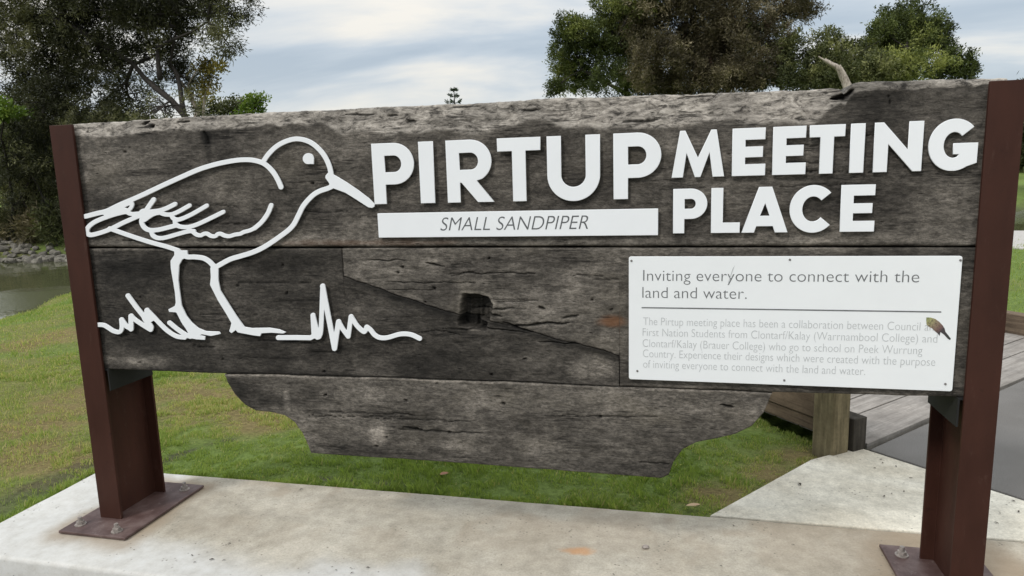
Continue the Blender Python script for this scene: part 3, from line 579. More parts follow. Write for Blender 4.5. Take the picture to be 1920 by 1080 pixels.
word('MEETING', [((1259, 330), (1358, 330)), ((1373, 280), (1436, 280)), ((1449, 280), (1512, 280)), ((1519, 235), (1586, 235)), ((1594, 280), (1621, 280)), ((1638.5, 280), (1730, 280)), ((1741, 275), (1834, 275))], (zc_(1500, 327), zc_(1500, 236)), .268)
word('PLACE', [((1262, 400), (1326, 400)), ((1333, 420), (1387, 430)), ((1390, 434), (1477, 434)), ((1480.5, 395), (1563, 395)), ((1576, 395), (1641, 395))], (zc_(1450, 436), zc_(1450, 350)), .252)
# bird and grass drawing as one distance field, cut out of plate
def sdf_cut(strokes, fills, step=0.75):
    pts = np.array([p for s in strokes for p in s[1]] + [p for f in fills for p in f]); x0, y0 = pts.min(0) - 14; x1, y1 = pts.max(0) + 14
    gx_ = np.arange(x0, x1, step); gy_ = np.arange(y0, y1, step); XX, YY = np.meshgrid(gx_, gy_, indexing='ij'); D = np.full(XX.shape, 99.0)
    for wd, ps in strokes:
        ps = spline(ps)
        for a, b in zip(ps[:-1], ps[1:]):
            r = wd / 2 + 3; i0, i1 = np.searchsorted(gx_, [min(a[0], b[0]) - r, max(a[0], b[0]) + r]); j0, j1 = np.searchsorted(gy_, [min(a[1], b[1]) - r, max(a[1], b[1]) + r])
            xs_, ys_ = XX[i0:i1, j0:j1], YY[i0:i1, j0:j1]; e_ = (b[0] - a[0], b[1] - a[1]); L2 = e_[0] ** 2 + e_[1] ** 2 + 1e-9
            t = np.clip(((xs_ - a[0]) * e_[0] + (ys_ - a[1]) * e_[1]) / L2, 0, 1)
            D[i0:i1, j0:j1] = np.minimum(D[i0:i1, j0:j1], np.hypot(xs_ - a[0] - e_[0] * t, ys_ - a[1] - e_[1] * t) - wd / 2)
    for f in fills:
        f = np.array(f, float); i0, i1 = np.searchsorted(gx_, [f[:, 0].min() - 3, f[:, 0].max() + 3]); j0, j1 = np.searchsorted(gy_, [f[:, 1].min() - 3, f[:, 1].max() + 3])
        D[i0:i1, j0:j1] = np.minimum(D[i0:i1, j0:j1], poly_sd(XX[i0:i1, j0:j1], YY[i0:i1, j0:j1], f))
    D[0] = D[-1] = 5; D[:, 0] = D[:, -1] = 5; D = np.where(D == 0, 1e-4, D)
    seg = {}
    def ed(i, j, k):   # edge point id: k=0 along x, 1 along y
        return (i, j, k)
    B_ = D < 0; mixed = np.argwhere(~((B_[:-1, :-1] == B_[1:, :-1]) & (B_[:-1, :-1] == B_[1:, 1:]) & (B_[:-1, :-1] == B_[:-1, 1:])))
    for i, j in mixed:
        c = (B_[i, j], B_[i + 1, j], B_[i + 1, j + 1], B_[i, j + 1]); e4 = ((i, j, 0), (i + 1, j, 1), (i, j + 1, 0), (i, j, 1))
        outs = [k for k in range(4) if c[k] and not c[(k + 1) % 4]]; ins = [k for k in range(4) if not c[k] and c[(k + 1) % 4]]
        if len(outs) == 1: seg[e4[ins[0]]] = seg.get(e4[ins[0]], []) + [e4[outs[0]]]
        else:
            for k in ins: seg[e4[k]] = seg.get(e4[k], []) + [e4[(k + 1) % 4]]
    def pt(e):
        i, j, k = e; a = D[i, j]; b = D[i + 1, j] if k == 0 else D[i, j + 1]; t = a / (a - b)
        return (gx_[i] + step * t, gy_[j]) if k == 0 else (gx_[i], gy_[j] + step * t)
    loops = []
    while seg:
        st = next(iter(seg)); cur = st; lp_ = []
        while cur in seg:
            lp_.append(pt(cur)); nx_ = seg[cur].pop()
            if not seg[cur]: del seg[cur]
            cur = nx_
        if len(lp_) > 8:
            a = np.array(lp_); a = (np.roll(a, 1, 0) + 2 * a + np.roll(a, -1, 0)) / 4; a = a[::2]
            loops.append([(q[0], q[2]) for q in (onY(p[0], p[1], LY) for p in a)])
    return loops
def spline(ps, sub=5):
    if len(ps) < 4: return ps
    p = np.array(ps, float); p = np.vstack([2 * p[0] - p[1], p, 2 * p[-1] - p[-2]]); out = []
    for i in range(1, len(p) - 2):
        for t in np.arange(sub) / sub:
            a, b, c, d = p[i - 1:i + 3]; out.append(tuple(.5 * (2 * b + (c - a) * t + (2 * a - 5 * b + 4 * c - d) * t * t + (3 * b - a - 3 * c + d) * t ** 3)))
    return out + [tuple(p[-2])]
def z_(pts, ox, oy, s): return [(ox + a / s, oy + b / s) for a, b in pts]
st = [(9, [(493, 303), (503, 289), (516, 276), (530, 267.5), (545, 262), (558, 260.5), (572, 263), (585, 269), (597, 279), (607, 291), (614, 304), (618.5, 317), (621, 330)]),
      (9, [(160, 405.8), (182, 400), (199, 396), (217.5, 387), (232, 380.5), (249, 373.4), (271, 363.5), (305, 347.5), (340, 331.7), (373, 317.5), (407, 307.3), (440, 301), (462, 299.5), (477, 301), (491.9, 305.5), (503.7, 314), (514, 326), (521.5, 339.3), (526.5, 351)]),
      (9.3, [(624, 348.5), (614.8, 353), (600, 358), (588, 364.8), (576.3, 376), (567, 388), (560, 402), (546.7, 425.5), (520, 446.7), (493.3, 464), (473, 473.3), (450, 480.5), (430, 486.7), (404, 501)]),
      (9, [(400, 499), (391, 490), (380, 484), (364, 482), (350, 481.7), (339, 476)]),
      (8, [(205, 428.5), (240, 441), (280, 454), (310, 462), (334, 470)]),
      (7, [(226, 389), (239, 382.5), (247, 381.5), (246, 388), (240, 395)]),
      (8.5, [(240, 396), (222, 400), (205, 405), (181.6, 414), (169, 422), (163, 429.5), (163, 437), (168, 440.5), (177, 439.5), (192.5, 435), (208, 429), (230, 418), (255, 407), (268, 401)]),
      (7.5, [(236, 396.5), (244, 401), (258, 400.5), (270, 398.4)]),
      (9, [(272, 397), (280, 385), (287.5, 374.5)]), (8.5, [(270, 398), (295.6, 395.5), (309.7, 391.4), (327.5, 382.8)]),
      (8.5, [(272, 404), (266, 410), (265, 417), (269.5, 426), (279, 431.5), (295.6, 431), (314.4, 426.6), (327, 423.4)]), (8.5, [(298, 398.5), (288, 401), (279, 406), (271, 412)]),
      (8, [(297, 397), (306.6, 401.5), (319, 402.3), (333, 397.5), (354.5, 385.5)]), (8, [(321, 403), (324, 409), (331, 412), (341, 410), (361, 400.8), (387, 385.8)]),
      (8, [(327.5, 412), (328.5, 419), (335, 424.5), (352, 425.8), (370.6, 420.3), (395.6, 408.6), (418, 397.5)]),
      (8, [(283, 432), (286, 441.5), (296, 446.5), (310, 445.5), (333, 439), (352, 434), (363, 433.5)]),
      (7.5, [(360, 434), (368, 440), (376, 441.5), (382, 438.5), (388, 438.5), (395, 442.5), (403, 443), (408, 439), (413, 438.5), (421, 442), (430, 443), (440, 440), (450, 438.5), (457, 435), (467, 432.5), (477, 428)]), (8.5, [(477, 428), (490, 416.5), (501.5, 400.5), (508, 385)])]
fl = [z_([(1185, 560), (1150, 600), (1145, 630), (1195, 700), (1200, 740), (1250, 765), (1400, 820), (1560, 920), (1690, 1005), (1740, 1012), (1768, 995), (1772, 965), (1700, 890), (1560, 785), (1420, 690), (1290, 610), (1240, 585)], 440, 240, 6.75),
      [(198.8, 397), (227, 387.5), (239, 391), (239, 397), (217.5, 402), (200, 405), (190, 402)], arc(269.5, 398.5, 9, 7.5, 0, 350, 16),
      z_([(775, 290), (875, 288), (880, 335), (835, 362), (812, 405), (806, 520), (818, 620), (832, 720), (870, 800), (910, 850), (960, 893), (1020, 918), (1125, 922), (1135, 940), (1060, 956), (990, 942), (972, 950), (1015, 958), (1013, 986), (950, 982), (880, 970), (850, 978), (800, 978), (852, 945), (890, 945), (868, 905), (830, 850), (800, 790), (790, 772), (735, 768), (728, 748), (778, 722), (786, 695), (780, 620), (765, 530), (748, 430), (745, 370), (775, 325)], 140, 400, 4.153),
      [(394, 502), (400, 497), (409, 500), (409, 525), (413, 545), (428.4, 569.4), (443.8, 593.5), (458, 613), (472, 615.3), (505, 614.6), (522.5, 617.5), (536, 623), (531, 625.5), (509, 624), (490, 625), (487.5, 630.6), (472, 628.5), (446, 623.5), (441.6, 619), (434, 625), (429.5, 621), (432.5, 611), (433.5, 605.5), (423, 587), (408, 563), (400, 547), (393.5, 534), (395, 520)]]
gl = [(8, z_([(180, 868), (225, 872), (265, 895), (300, 917), (345, 925), (365, 895), (362, 830)], 140, 400, 4.153)), (8.5, z_([(362, 828), (400, 880), (437, 900)], 140, 400, 4.153)), (9, z_([(437, 902), (436, 800)], 140, 400, 4.153)), (8, z_([(436, 800), (480, 838), (560, 890), (590, 908)], 140, 400, 4.153)),
      (8.5, z_([(412, 642), (480, 735), (545, 815)], 140, 400, 4.153)), (9, z_([(590, 905), (560, 840), (560, 755)], 140, 400, 4.153)), (11, z_([(545, 815), (590, 890)], 140, 400, 4.153)), (8, z_([(562, 757), (610, 805), (660, 858), (720, 915), (790, 958), (855, 968)], 140, 400, 4.153)), (8, z_([(735, 852), (800, 905), (860, 945), (900, 962)], 140, 400, 4.153))]
gf = [z_([(520, 780), (560, 800), (610, 805), (615, 835), (590, 850), (545, 840)], 140, 400, 4.153)]
bird = link('bird_outline', cutout(sdf_cut(st + gl, fl + gf), LY, .006, .0008), M['white'], root); bird['label'] = 'white line drawing of a standing sandpiper'
ey = arc(577.8, 298, 10.3, 10.3, 95, 350, 20); ey = [(p[0], p[1]) for p in arc(577.8, 297.5, 10.4, 10.4, 75, 360, 24)] + [(588.3, 307.8)]
eye = cutout([[(q[0], q[2]) for q in (onY(p[0], p[1], LY) for p in ey)]], LY, .006, .0008)
link('bird_eye', eye, M['white'], bird)
gr = z_([(555, 792), (700, 792), (830, 794)], 400, 460, 4.571)
grs = [(9, gr), (9, z_([(830, 794), (860, 778)], 400, 460, 4.571)), (9, z_([(862, 780), (852, 600)], 400, 460, 4.571)), (8.5, z_([(852, 600), (880, 715), (890, 790)], 400, 460, 4.571)), (8.5, z_([(890, 790), (908, 778), (922, 700), (935, 350)], 400, 460, 4.571)), (9.5, z_([(935, 350), (955, 460), (1037, 885)], 400, 460, 4.571)),
       (9.5, z_([(1037, 885), (1052, 780), (1072, 655)], 400, 460, 4.571)), (8.5, z_([(1072, 655), (1105, 715), (1155, 782)], 400, 460, 4.571)), (8.5, z_([(1155, 782), (1178, 610)], 400, 460, 4.571)), (8.5, z_([(1178, 610), (1230, 690), (1282, 738), (1300, 735), (1312, 700)], 400, 460, 4.571)), (8.5, z_([(1312, 700), (1345, 725), (1380, 768), (1425, 792), (1490, 792), (1600, 762), (1690, 766), (1768, 800)], 400, 460, 4.571))]
g2 = link('grass_outline', cutout(sdf_cut(grs, [z_([(855, 700), (875, 700), (892, 790), (858, 790)], 400, 460, 4.571)]), LY, .006, .0008), M['white'], root); g2['label'] = 'white jagged line of grass right of the bird feet'
# plaque and panel ------------------------------------------------
def rrect(x0, x1, z0, z1, r=.008): return arc(x1 - r, z1 - r, r, r, 0, 90, 5) + arc(x0 + r, z1 - r, r, r, 90, 180, 5) + arc(x0 + r, z0 + r, r, r, 180, 270, 5) + arc(x1 - r, z0 + r, r, r, 270, 360, 5)
def text(body, px0, px1, pyb, pcap, mat, parent, name, y, off=0.0, shear=0.0, thick=.0006):
    """one printed line from pixel px0 to px1 on the sign plane, baseline pyb (at px0), capitals pcap pixels high"""
    a = onY(px0, pyb[0], LY); b = onY(px1, pyb[1], LY); zb_ = (a[2] + b[2]) / 2; cap = onY(px0, pyb[0] - pcap, LY)[2] - a[2]
    cu = bpy.data.curves.new('t', 'FONT'); cu.body = body; cu.size = 1; cu.extrude = thick / 2; cu.shear = shear; cu.offset = off; cu.space_character = 1.0
    me = curve_mesh(cu, 0); v = np.empty(len(me.vertices) * 3, np.float32); me.vertices.foreach_get('co', v); v = v.reshape(-1, 3)
    x_0, x_1 = v[:, 0].min(), v[:, 0].max(); sc = cap / 0.727
    v = np.stack([a[0] + (v[:, 0] - x_0) / (x_1 - x_0) * (b[0] - a[0]), y - thick / 2 + v[:, 1], zb_ + v[:, 2] * sc], -1); me.vertices.foreach_set('co', v.ravel()); me.update(); return me
pz0, pz1 = zc_(970, 443.5), zc_(970, 395.5); pxa, pxb = onY(708.5, 420, LY)[0], onY(1234, 415, LY)[0]
pq = link('name_plaque', cutout([rrect(pxa, pxb, pz0, pz1, .002)], LY, .006), M['white'], root)
lett = text('SMALL SANDPIPER', 826, 1103, (432.5, 429.5), 26.5, None, None, '', LY, -.012, .26)
p0, p1 = onY(1178, 596, LY), onY(1796, 606, LY); q0, q1 = zc_(1480, 722.5), zc_(1480, 480.5)
x0_, x1_ = onY(1179, 596, LY)[0], onY(1795.5, 606, LY)[0]
pn = link('info_panel', cutout([rrect(x0_, x1_, q0, q1, .008)], LY, .006), M['panel'], root); pn['label'] = 'white rectangular information panel with grey text'
def words(me, n, mat, name):
    bm = bmesh.new(); bm.from_mesh(me); seen = set(); isl = []
    for v_ in bm.verts:
        if v_.index in seen: continue
        st_ = [v_]; seen.add(v_.index); comp = []
        while st_:
            q = st_.pop(); comp.append(q)
            for e_ in q.link_edges:
                o_ = e_.other_vert(q)
                if o_.index not in seen: seen.add(o_.index); st_.append(o_)
        isl.append((min(q.co.x for q in comp), max(q.co.x for q in comp)))
    isl.sort(); hi = isl[0][1]; gaps = []
    for a_, b_ in isl[1:]:
        if a_ > hi: gaps.append((a_ - hi, (a_ + hi) / 2))
        hi = max(hi, b_)
    cuts = [-1e9] + sorted(g[1] for g in sorted(gaps)[::-1][:n - 1]) + [1e9]
    for a_, b_ in zip(cuts[:-1], cuts[1:]):
        k = bm.copy(); bmesh.ops.delete(k, geom=[v_ for v_ in k.verts if not a_ < v_.co.x < b_], context='VERTS'); mm = bpy.data.meshes.new('m'); k.to_mesh(mm); k.free(); link(name, mm, mat, PAR)
    bm.free()
PAR = pq; words(lett, 2, M['inkh'], 'printed_word')
PAR = pn
for t_, a, b, c, d in (('Inviting everyone to connect with the', 1206, 1723, 527.5, 528.5), ('land and water.', 1204.5, 1400, 559, 560)): words(text(t_, a, b, (c, d), 22, None, None, '', LY, -.013), len(t_.split()), M['ink'], 'heading_word')
rz = zc_(1460, 580.5); link('rule_line', box(onY(1203, 577, LY)[0], onY(1765, 583, LY)[0], LY - .0006, LY - .0001, rz - .0022, rz + .0022), M['ink'], pn)
body = [('The Pirtup meeting place has been a collaboration between Council and', 1206, 1761, 610.5, 619), ('First Nation Students from Clontarf/Kalay (Warrnambool College) and', 1205, 1757, 631, 641), ('Clontarf/Kalay (Brauer College) who go to school on Peek Wurrung', 1205, 1729, 651, 663.5), ('Country. Experience their designs which were created with the purpose', 1205.5, 1753, 669.5, 686), ('of inviting everyone to connect with the land and water.', 1206, 1622, 689, 703.5)]
for t_, a, b, c, d in body: link('paragraph_text', text(t_, a, b, (c, d), 15.5, None, None, '', LY, -.012), M['inkp'], pn)
for a, b in ((1184, 489), (1481, 487), (1801, 488), (1195, 695.5), (1470.5, 713), (1772.5, 720)):
    c = onY(a, b, LY); bm = bmesh.new(); bmesh.ops.create_cone(bm, cap_ends=True, segments=14, radius1=.0042, radius2=.0030, depth=.003, matrix=Matrix.Translation((c[0], LY - .0012, c[2])) @ Matrix.Rotation(math.radians(90), 4, 'X'))
    mm = bpy.data.meshes.new('m'); bm.to_mesh(mm); bm.free(); link('screw', mm, M['screw'], pn)
# small printed bird on the panel: body and tail colours follow its length
bp = z_([(820, 375), (905, 375), (1000, 405), (1075, 460), (1150, 540), (1185, 600), (1200, 660), (1260, 735), (1310, 800), (1290, 825), (1250, 800), (1170, 715), (1100, 665), (1085, 740), (1040, 690), (980, 640), (930, 590), (870, 560), (825, 520), (818, 440)], 1660, 560, 10.667)
m = MT('printed_bird'); v = m.map((1, 1, 1)); c_ = onY(1736, 595, LY); dn = m.n.new('ShaderNodeVectorMath'); dn.operation = 'DISTANCE'; m.l(m.pos, dn.inputs[0]); dn.inputs[1].default_value = (c_[0], LY, c_[2])
cc = m.ramp(m.math('MULTIPLY', dn.outputs['Value'], 10.0), (0.0, (0.13, 0.17, 0.06)), (1.0, (0.035, 0.045, 0.04)), (0.16, (0.36, 0.36, 0.16)), (0.36, (0.26, 0.20, 0.13)), (0.56, (0.16, 0.09, 0.08)), (0.66, (0.05, 0.04, 0.045)))
cc = m.mix(m.ramp(m.noise(m.pos, 210, 3, .6), (0.5, 0.0), (0.62, 0.7)), cc, (0.05, 0.035, 0.03)); m.set(Base_Color=cc, Roughness=.6)
o = link('bird_picture', cutout([[(q[0], q[2]) for q in (onY(p[0], p[1], LY) for p in bp)]], LY - .0010, .0008, .0001), m.m, pn); o['label'] = 'small printed bird with green head and dark tail'
sc = px_line([(1378, 497), (1376, 502), (1366, 530), (1365.3, 529.6), (1373.6, 504)], LY); link('scratch', cutout([[tuple(p) for p in sc]], LY - .0008, .0006, .0001), M['inkp'], pn)
# ================================================================ TIMBER EDGING
def thing_mesh(name, me, mat, label, cat, group=None): return tag(link(name, me, mat), label, cat, group)
bol = thing_mesh('bollard', obox(P0, E2, E1, 0, .125, 0, .14, -.20, .52), M['bollard'], 'square treated pine bollard at the corner of the boardwalk, behind the sign', 'bollard'); bevel(bol, .014, 3)
KG = 'timber kerbs along the boardwalk'
k1 = thing_mesh('kerb_timber', obox(P0, E2, E1, .135, .240, .125, 9.5, .105, .262), M['sleeper'], 'upper weathered sleeper lying along the near boardwalk edge, beside the bollard', 'kerb timber', KG)
k1m = obox(P0, E2, E1, .150, .245, .13, 9.5, .020, .100)
bevel(thing_mesh('kerb_timber', obox(P0, E2, E1, .140, .240, -.012, .122, -.03, .178), M['darkend'], 'short dark timber block end poking out right of the bollard', 'kerb timber', KG), .006, 2)
bevel(k1, .008, 2)
bevel(thing_mesh('kerb_timber', k1m, M['sleeper'], 'lower sleeper under the near boardwalk edge, above the dark gap by the bollard', 'kerb timber', KG), .008, 2)
bevel(thing_mesh('kerb_timber', obox(P0, E2, E1, 3.58, 3.72, .55, 10.5, -.05, .185), M['sleeper'], 'far kerb sleeper of the boardwalk beside the lawn, right of the right post', 'kerb timber', KG), .01, 2)
# ================================================================ GRASS BLADES
def grass():
    out = []; tints = []
    def add(n, x0, x1, y0, y1, h, wd, fn=None):
        x = rng.uniform(x0, x1, n); y = rng.uniform(y0, y1, n)
        dry, soil = masks(x, y); keep = rng.random(n) > soil * .9
        for p in (slab_poly, path_poly, asph_poly, deck_poly): keep &= poly_sd(x, y, p) > (.008 * rng.random(n) + .002 if p is not deck_poly else .06)
        keep &= poly_sd(x, y, lake) > .15 - .3 * rng.random(n)
        if fn is not None: keep &= fn(x, y)
        x, y, dry = x[keep], y[keep], dry[keep]; n = len(x); z = height(x, y) - .004
        lush = sstep(.35, .7, fbm(x * 2.5, y * 2.5, s=81)); H = h * rng.uniform(.55, 1.25, n) * (.7 + .6 * lush) * (1 - .35 * dry); a = rng.uniform(0, 2 * np.pi, n); ln = rng.uniform(.15, .95, n) * H
        dx, dy = np.cos(a), np.sin(a); cq = sstep(.32, .68, fbm(x * 15, y * 15, s=83, o=3)); cl_ = .30 + 1.35 * cq; H = H * cl_; b = a + rng.uniform(.8, 2.2, n); wx, wy = np.cos(b) * wd * .5, np.sin(b) * wd * .5
        V = np.stack([np.stack([x - wx, y - wy, z], -1), np.stack([x + wx, y + wy, z], -1), np.stack([x + dx * ln * .55 + wx * .5, y + dy * ln * .55 + wy * .5, z + H * .65], -1), np.stack([x + dx * ln, y + dy * ln, z + H * .92], -1)], 1)
        out.append(V.reshape(-1, 3)); g = .04 + .26 * cq + .34 * rng.random(n) * (1.1 - .5 * lush); tints.append(np.clip(np.where(rng.random(n) < dry * .6 + .03, .62 + .38 * rng.random(n), g + .16 * dry), 0, 1))
    add(150000, -1.0, 4.2, .5, 2.4, .024, .0055); add(110000, -3.2, 3.8, 2.0, 5.0, .026, .007); add(60000, -4.5, -.5, -.8, 2.4, .030, .0045); add(70000, -9.5, -1.5, 2.0, 8.5, .035, .009)
    add(25000, 4.6, 12, 3.5, 15, .04, .012, lambda x, y: ((x - P0[0]) * E2[0] + (y - P0[1]) * E2[1]) > 3.75)
    add(10000, -.60, 2.64, .515, .60, .036, .0055); add(3000, -.66, -.53, -.6, .6, .045, .0055)
    return fast_mesh(np.concatenate(out), 4, np.concatenate(tints))
tag(link('lawn_grass', grass(), M['grass']), 'short patchy green lawn grass behind the concrete slab', 'grass', kind='stuff')
# ================================================================ TREES
def tube(path, r0, r1, n=7, jit=0.0):
    P_ = np.array(path, float); m_ = len(P_); V = []; F = []
    for i in range(m_):
        t = P_[min(i + 1, m_ - 1)] - P_[max(i - 1, 0)]; t /= np.linalg.norm(t) + 1e-9; a = np.cross(t, [0.31, .2, .93]); a /= np.linalg.norm(a) + 1e-9; b = np.cross(t, a); r = r0 + (r1 - r0) * i / (m_ - 1)
        for k in range(n): q = 2 * np.pi * k / n; V.append(P_[i] + (a * np.cos(q) + b * np.sin(q)) * r * (1 + jit * (rng.random() - .5)))
    for i in range(m_ - 1):
        for k in range(n): F.append((i * n + k, i * n + (k + 1) % n, (i + 1) * n + (k + 1) % n, (i + 1) * n + k))
    F.append(tuple(range(n - 1, -1, -1))); F.append(tuple((m_ - 1) * n + k for k in range(n))); return V, F
def wander(a, b, n=6, amp=.12):
    a, b = np.array(a, float), np.array(b, float); L_ = np.linalg.norm(b - a); p = a + (b - a) * np.linspace(0, 1, n)[:, None]; o_ = rng.normal(0, amp * L_ / n, (n, 3)); o_[0] = o_[-1] = 0; o_[0] = 0
    return p + np.cumsum(o_, 0) * np.sin(np.linspace(0, np.pi, n))[:, None]
class TM:
    def __init__(s): s.v = []; s.f = []
    def add(s, vf): o_ = len(s.v); s.v += list(vf[0]); s.f += [tuple(i + o_ for i in q) for q in vf[1]]
    def mesh(s): return smooth(pmesh(s.v, s.f))
def pxp(px, py, y): return onY(px, py, y)
def tree(name, label, cat, base, limbs, clumps, leafmat, barkmat, Lf=.17, Wf=.035, tuft=.24, per=12, dens=1.0, group=None, droop=0.0, twig=9, gap=.42, r0=.16, tone=None, extra=None):
    """base (x,y); limbs: list of point lists; clumps: (centre, (rx,ry,rz), count)"""
    z0 = float(height(np.array([base[0]]), np.array([base[1]]))[0]) - .1
    rt = empty(name, (base[0], base[1], z0 + .1), label, cat, group); T = TM(); allp = []
    for i, lb in enumerate(limbs):
        pts = [np.array(p, float) for p in lb]
        if i == 0: pts = [np.array([base[0], base[1], z0])] + pts
        path = np.vstack([wander(a, b, 5)[(0 if j == 0 else 1):] for j, (a, b) in enumerate(zip(pts[:-1], pts[1:]))]); rr = r0 * (1 if i == 0 else .55); T.add(tube(path, rr, rr * .3, 8, .2)); allp.append(path)
    allp = np.vstack(allp); V = []; tints = []
    for c, rad, cnt in clumps:
        c = np.array(c, float); rad = np.array(rad, float); n = int(cnt * dens)
        d_ = rng.normal(size=(n, 3)); d_ /= np.linalg.norm(d_, axis=1)[:, None]; rr = rng.random(n) ** .45
        lump = .55 + .85 * fbm(d_[:, 0] * 2.2 + c[0], d_[:, 1] * 2.2 + c[1], d_[:, 2] * 2.2 + c[2], s=7)
        p = c + d_ * rad * (rr * lump)[:, None]
        g = fbm(p[:, 0] * 1.9, p[:, 1] * 1.9, p[:, 2] * 1.9, s=13, o=3); p = p[g > gap - .06]; n = len(p)
        if n == 0: continue
        j = np.argmin(((allp - c) ** 2).sum(1)); path = wander(allp[j], c, 6, .2); rb = max(.018, .05 * rad.mean()); T.add(tube(path, rb, rb * .4, 6))
        for q in p[rng.choice(n, min(twig, n), replace=False)]: k = rng.integers(2, 6); T.add(tube(wander(path[k], q, 5, .25), rb * .42, .006, 5))
        tt = np.clip(.47 + rng.normal(0, .10) + 1.7 * (fbm(p[:, 0] * 1.3, p[:, 1] * 1.3, p[:, 2] * 1.3, s=17, o=2) - .5) + rng.normal(0, .16, n), 0, 1)
        outw = (p - c) / rad; outw /= np.linalg.norm(outw, axis=1)[:, None] + 1e-6
        P_ = np.repeat(p, per, 0); o_ = np.repeat(outw, per, 0); m_ = len(P_)
        dv = rng.normal(size=(m_, 3)) + o_ * .75 + np.array([0, 0, .25 - droop]); dv /= np.linalg.norm(dv, axis=1)[:, None]
        P_ = P_ + rng.normal(0, tuft * .5, (m_, 3)); sd_ = np.cross(dv, rng.normal(size=(m_, 3))); sd_ /= np.linalg.norm(sd_, axis=1)[:, None] + 1e-6
        l_ = (Lf * rng.uniform(.6, 1.35, m_))[:, None]; w2 = (1.3 * Wf * rng.uniform(.6, 1.3, m_))[:, None]
        V.append(np.stack([P_, P_ + dv * l_ * .5 + sd_ * w2 * .5, P_ + dv * l_, P_ + dv * l_ * .5 - sd_ * w2 * .5], 1).reshape(-1, 3)); tints.append(np.clip(np.repeat(tt, per) + rng.normal(0, .06, m_), 0, 1))
    link('trunk', T.mesh(), barkmat, rt); link('crown', fast_mesh(np.concatenate(V), 4, np.concatenate(tints)), leafmat, rt); return rt
def CL(y, lst, depth=1.0):
    out = []
    for q in lst:
        px, py, rx, ry = q[:4]; k = q[4] if len(q) > 4 else 1.0; yy = y + (q[5] if len(q) > 5 else rng.uniform(-1.2, 1.2) * depth); c = pxp(px, py, yy); s = np.linalg.norm(c - CAM) / FPX * .98
        a, b = rx * s, ry * s; out.append((c, (a, .5 * (a + b) * depth, b), int(235 * k * (a * b) / .9) + 16))
    return out
# big dark tree on the left, over the lake bank
yL = 14.0
cl = CL(yL, [(55, 40, 80, 80), (150, 25, 90, 70), (265, 30, 85, 65), (360, 15, 70, 50, .8), (430, 5, 50, 32, .7), (415, 65, 45, 38, .45), (445, 98, 26, 14, .3), (85, 130, 70, 60), (190, 120, 70, 55, .8), (300, 100, 60, 55, .85), (350, 150, 45, 35, .5), (240, 185, 75, 40, .8), (130, 200, 80, 48, .9), (55, 215, 60, 60), (60, 300, 60, 70), (85, 360, 60, 60), (35, 385, 50, 45, 1.3), (60, 335, 70, 50, 1.2), (115, 300, 50, 50), (110, 405, 40, 22, 1.2), (20, 420, 30, 20, 1.2), (180, 250, 60, 50), (300, 205, 60, 30, .8), (90, -60, 130, 80), (260, -70, 120, 80), (400, -50, 70, 50)])
b0 = pxp(405, 420, yL)
tree('she_oak_tree', 'big dark spreading tree overhanging the lake bank on the left', 'tree', b0[:2], [[pxp(385, 330, yL), pxp(345, 215, yL), pxp(250, 120, yL), pxp(120, 40, yL - .5)], [pxp(345, 215, yL), pxp(320, 120, yL + .3), pxp(340, 30, yL + .4)], [pxp(385, 330, yL), pxp(230, 230, yL - .3), pxp(80, 230, yL - .6)], [pxp(330, 260, yL), pxp(180, 270, yL), pxp(60, 330, yL)], [pxp(300, 150, yL), pxp(295, 90, yL), pxp(390, 40, yL)]], cl, M['lf_dark'], M['bark'], Lf=.12, Wf=.020, tuft=.15, per=32, dens=1.1, twig=18, gap=.505, r0=.13)
yP = 13.2
# pale leaning trunks beside it
b0 = pxp(395, 430, 14.6)
tree('paperbark_tree', 'thin pale barked leaning tree with yellowish leaves beside the dark tree', 'tree', b0[:2], [[pxp(372, 205, 14.6), pxp(335, 150, 14.8), pxp(315, 110, 14.9)], [pxp(372, 215, 14.6), pxp(352, 160, 14.5), pxp(372, 128, 14.5)], [pxp(380, 260, 14.6), pxp(384, 180, 14.6), pxp(400, 140, 14.7)]], CL(14.7, [(386, 128, 22, 16, 1.3, 0), (408, 126, 12, 10, .9, 0), (392, 160, 22, 20, .5, 0), (372, 180, 18, 20, .35, 0)]), M['lf_yellow'], M['palebark'], Lf=.10, Wf=.04, tuft=.14, per=10, gap=.40, r0=.085, twig=6)
SG = 'trees along the far lake bank'
b0 = pxp(440, 330, 19.0)
tree('round_shrub', 'low dark shrub above the left end of the sign', 'shrub', b0[:2], [[pxp(436, 240, 19), pxp(430, 205, 19)]], CL(19, [(400, 203, 34, 16, 1.6, 0), (440, 200, 34, 16, 1.7, 0), (420, 235, 60, 30, 1.2, 0)]), M['lf_mid'], M['bark'], Lf=.10, Wf=.04, tuft=.16, per=12, gap=.38, r0=.06)
b0 = pxp(476, 330, 18.0)
tree('leafy_shrub', 'small bright green shrub above the sign, left of the open sky', 'shrub', b0[:2], [[pxp(476, 240, 18), pxp(477, 205, 18)]], CL(18, [(477, 193, 20, 16, 1.4, 0), (494, 186, 10, 9, .9, 0), (470, 215, 30, 20, 1.2, 0)]), M['lf_bright'], M['bark'], Lf=.10, Wf=.05, tuft=.13, per=10, gap=.40, r0=.05)
b0 = pxp(14, 420, 13.6)
tree('leafy_shrub', 'bright yellow-green shrub at the left edge in front of the dark tree', 'shrub', b0[:2], [[pxp(12, 300, 13.2), pxp(8, 225, 12.6)]], CL(12.5, [(8, 208, 30, 13, 2.0, 0), (-15, 212, 20, 14, 1.0, 0)]), M['lf_bright'], M['bark'], Lf=.12, Wf=.05, tuft=.13, per=12, gap=.32, r0=.05)
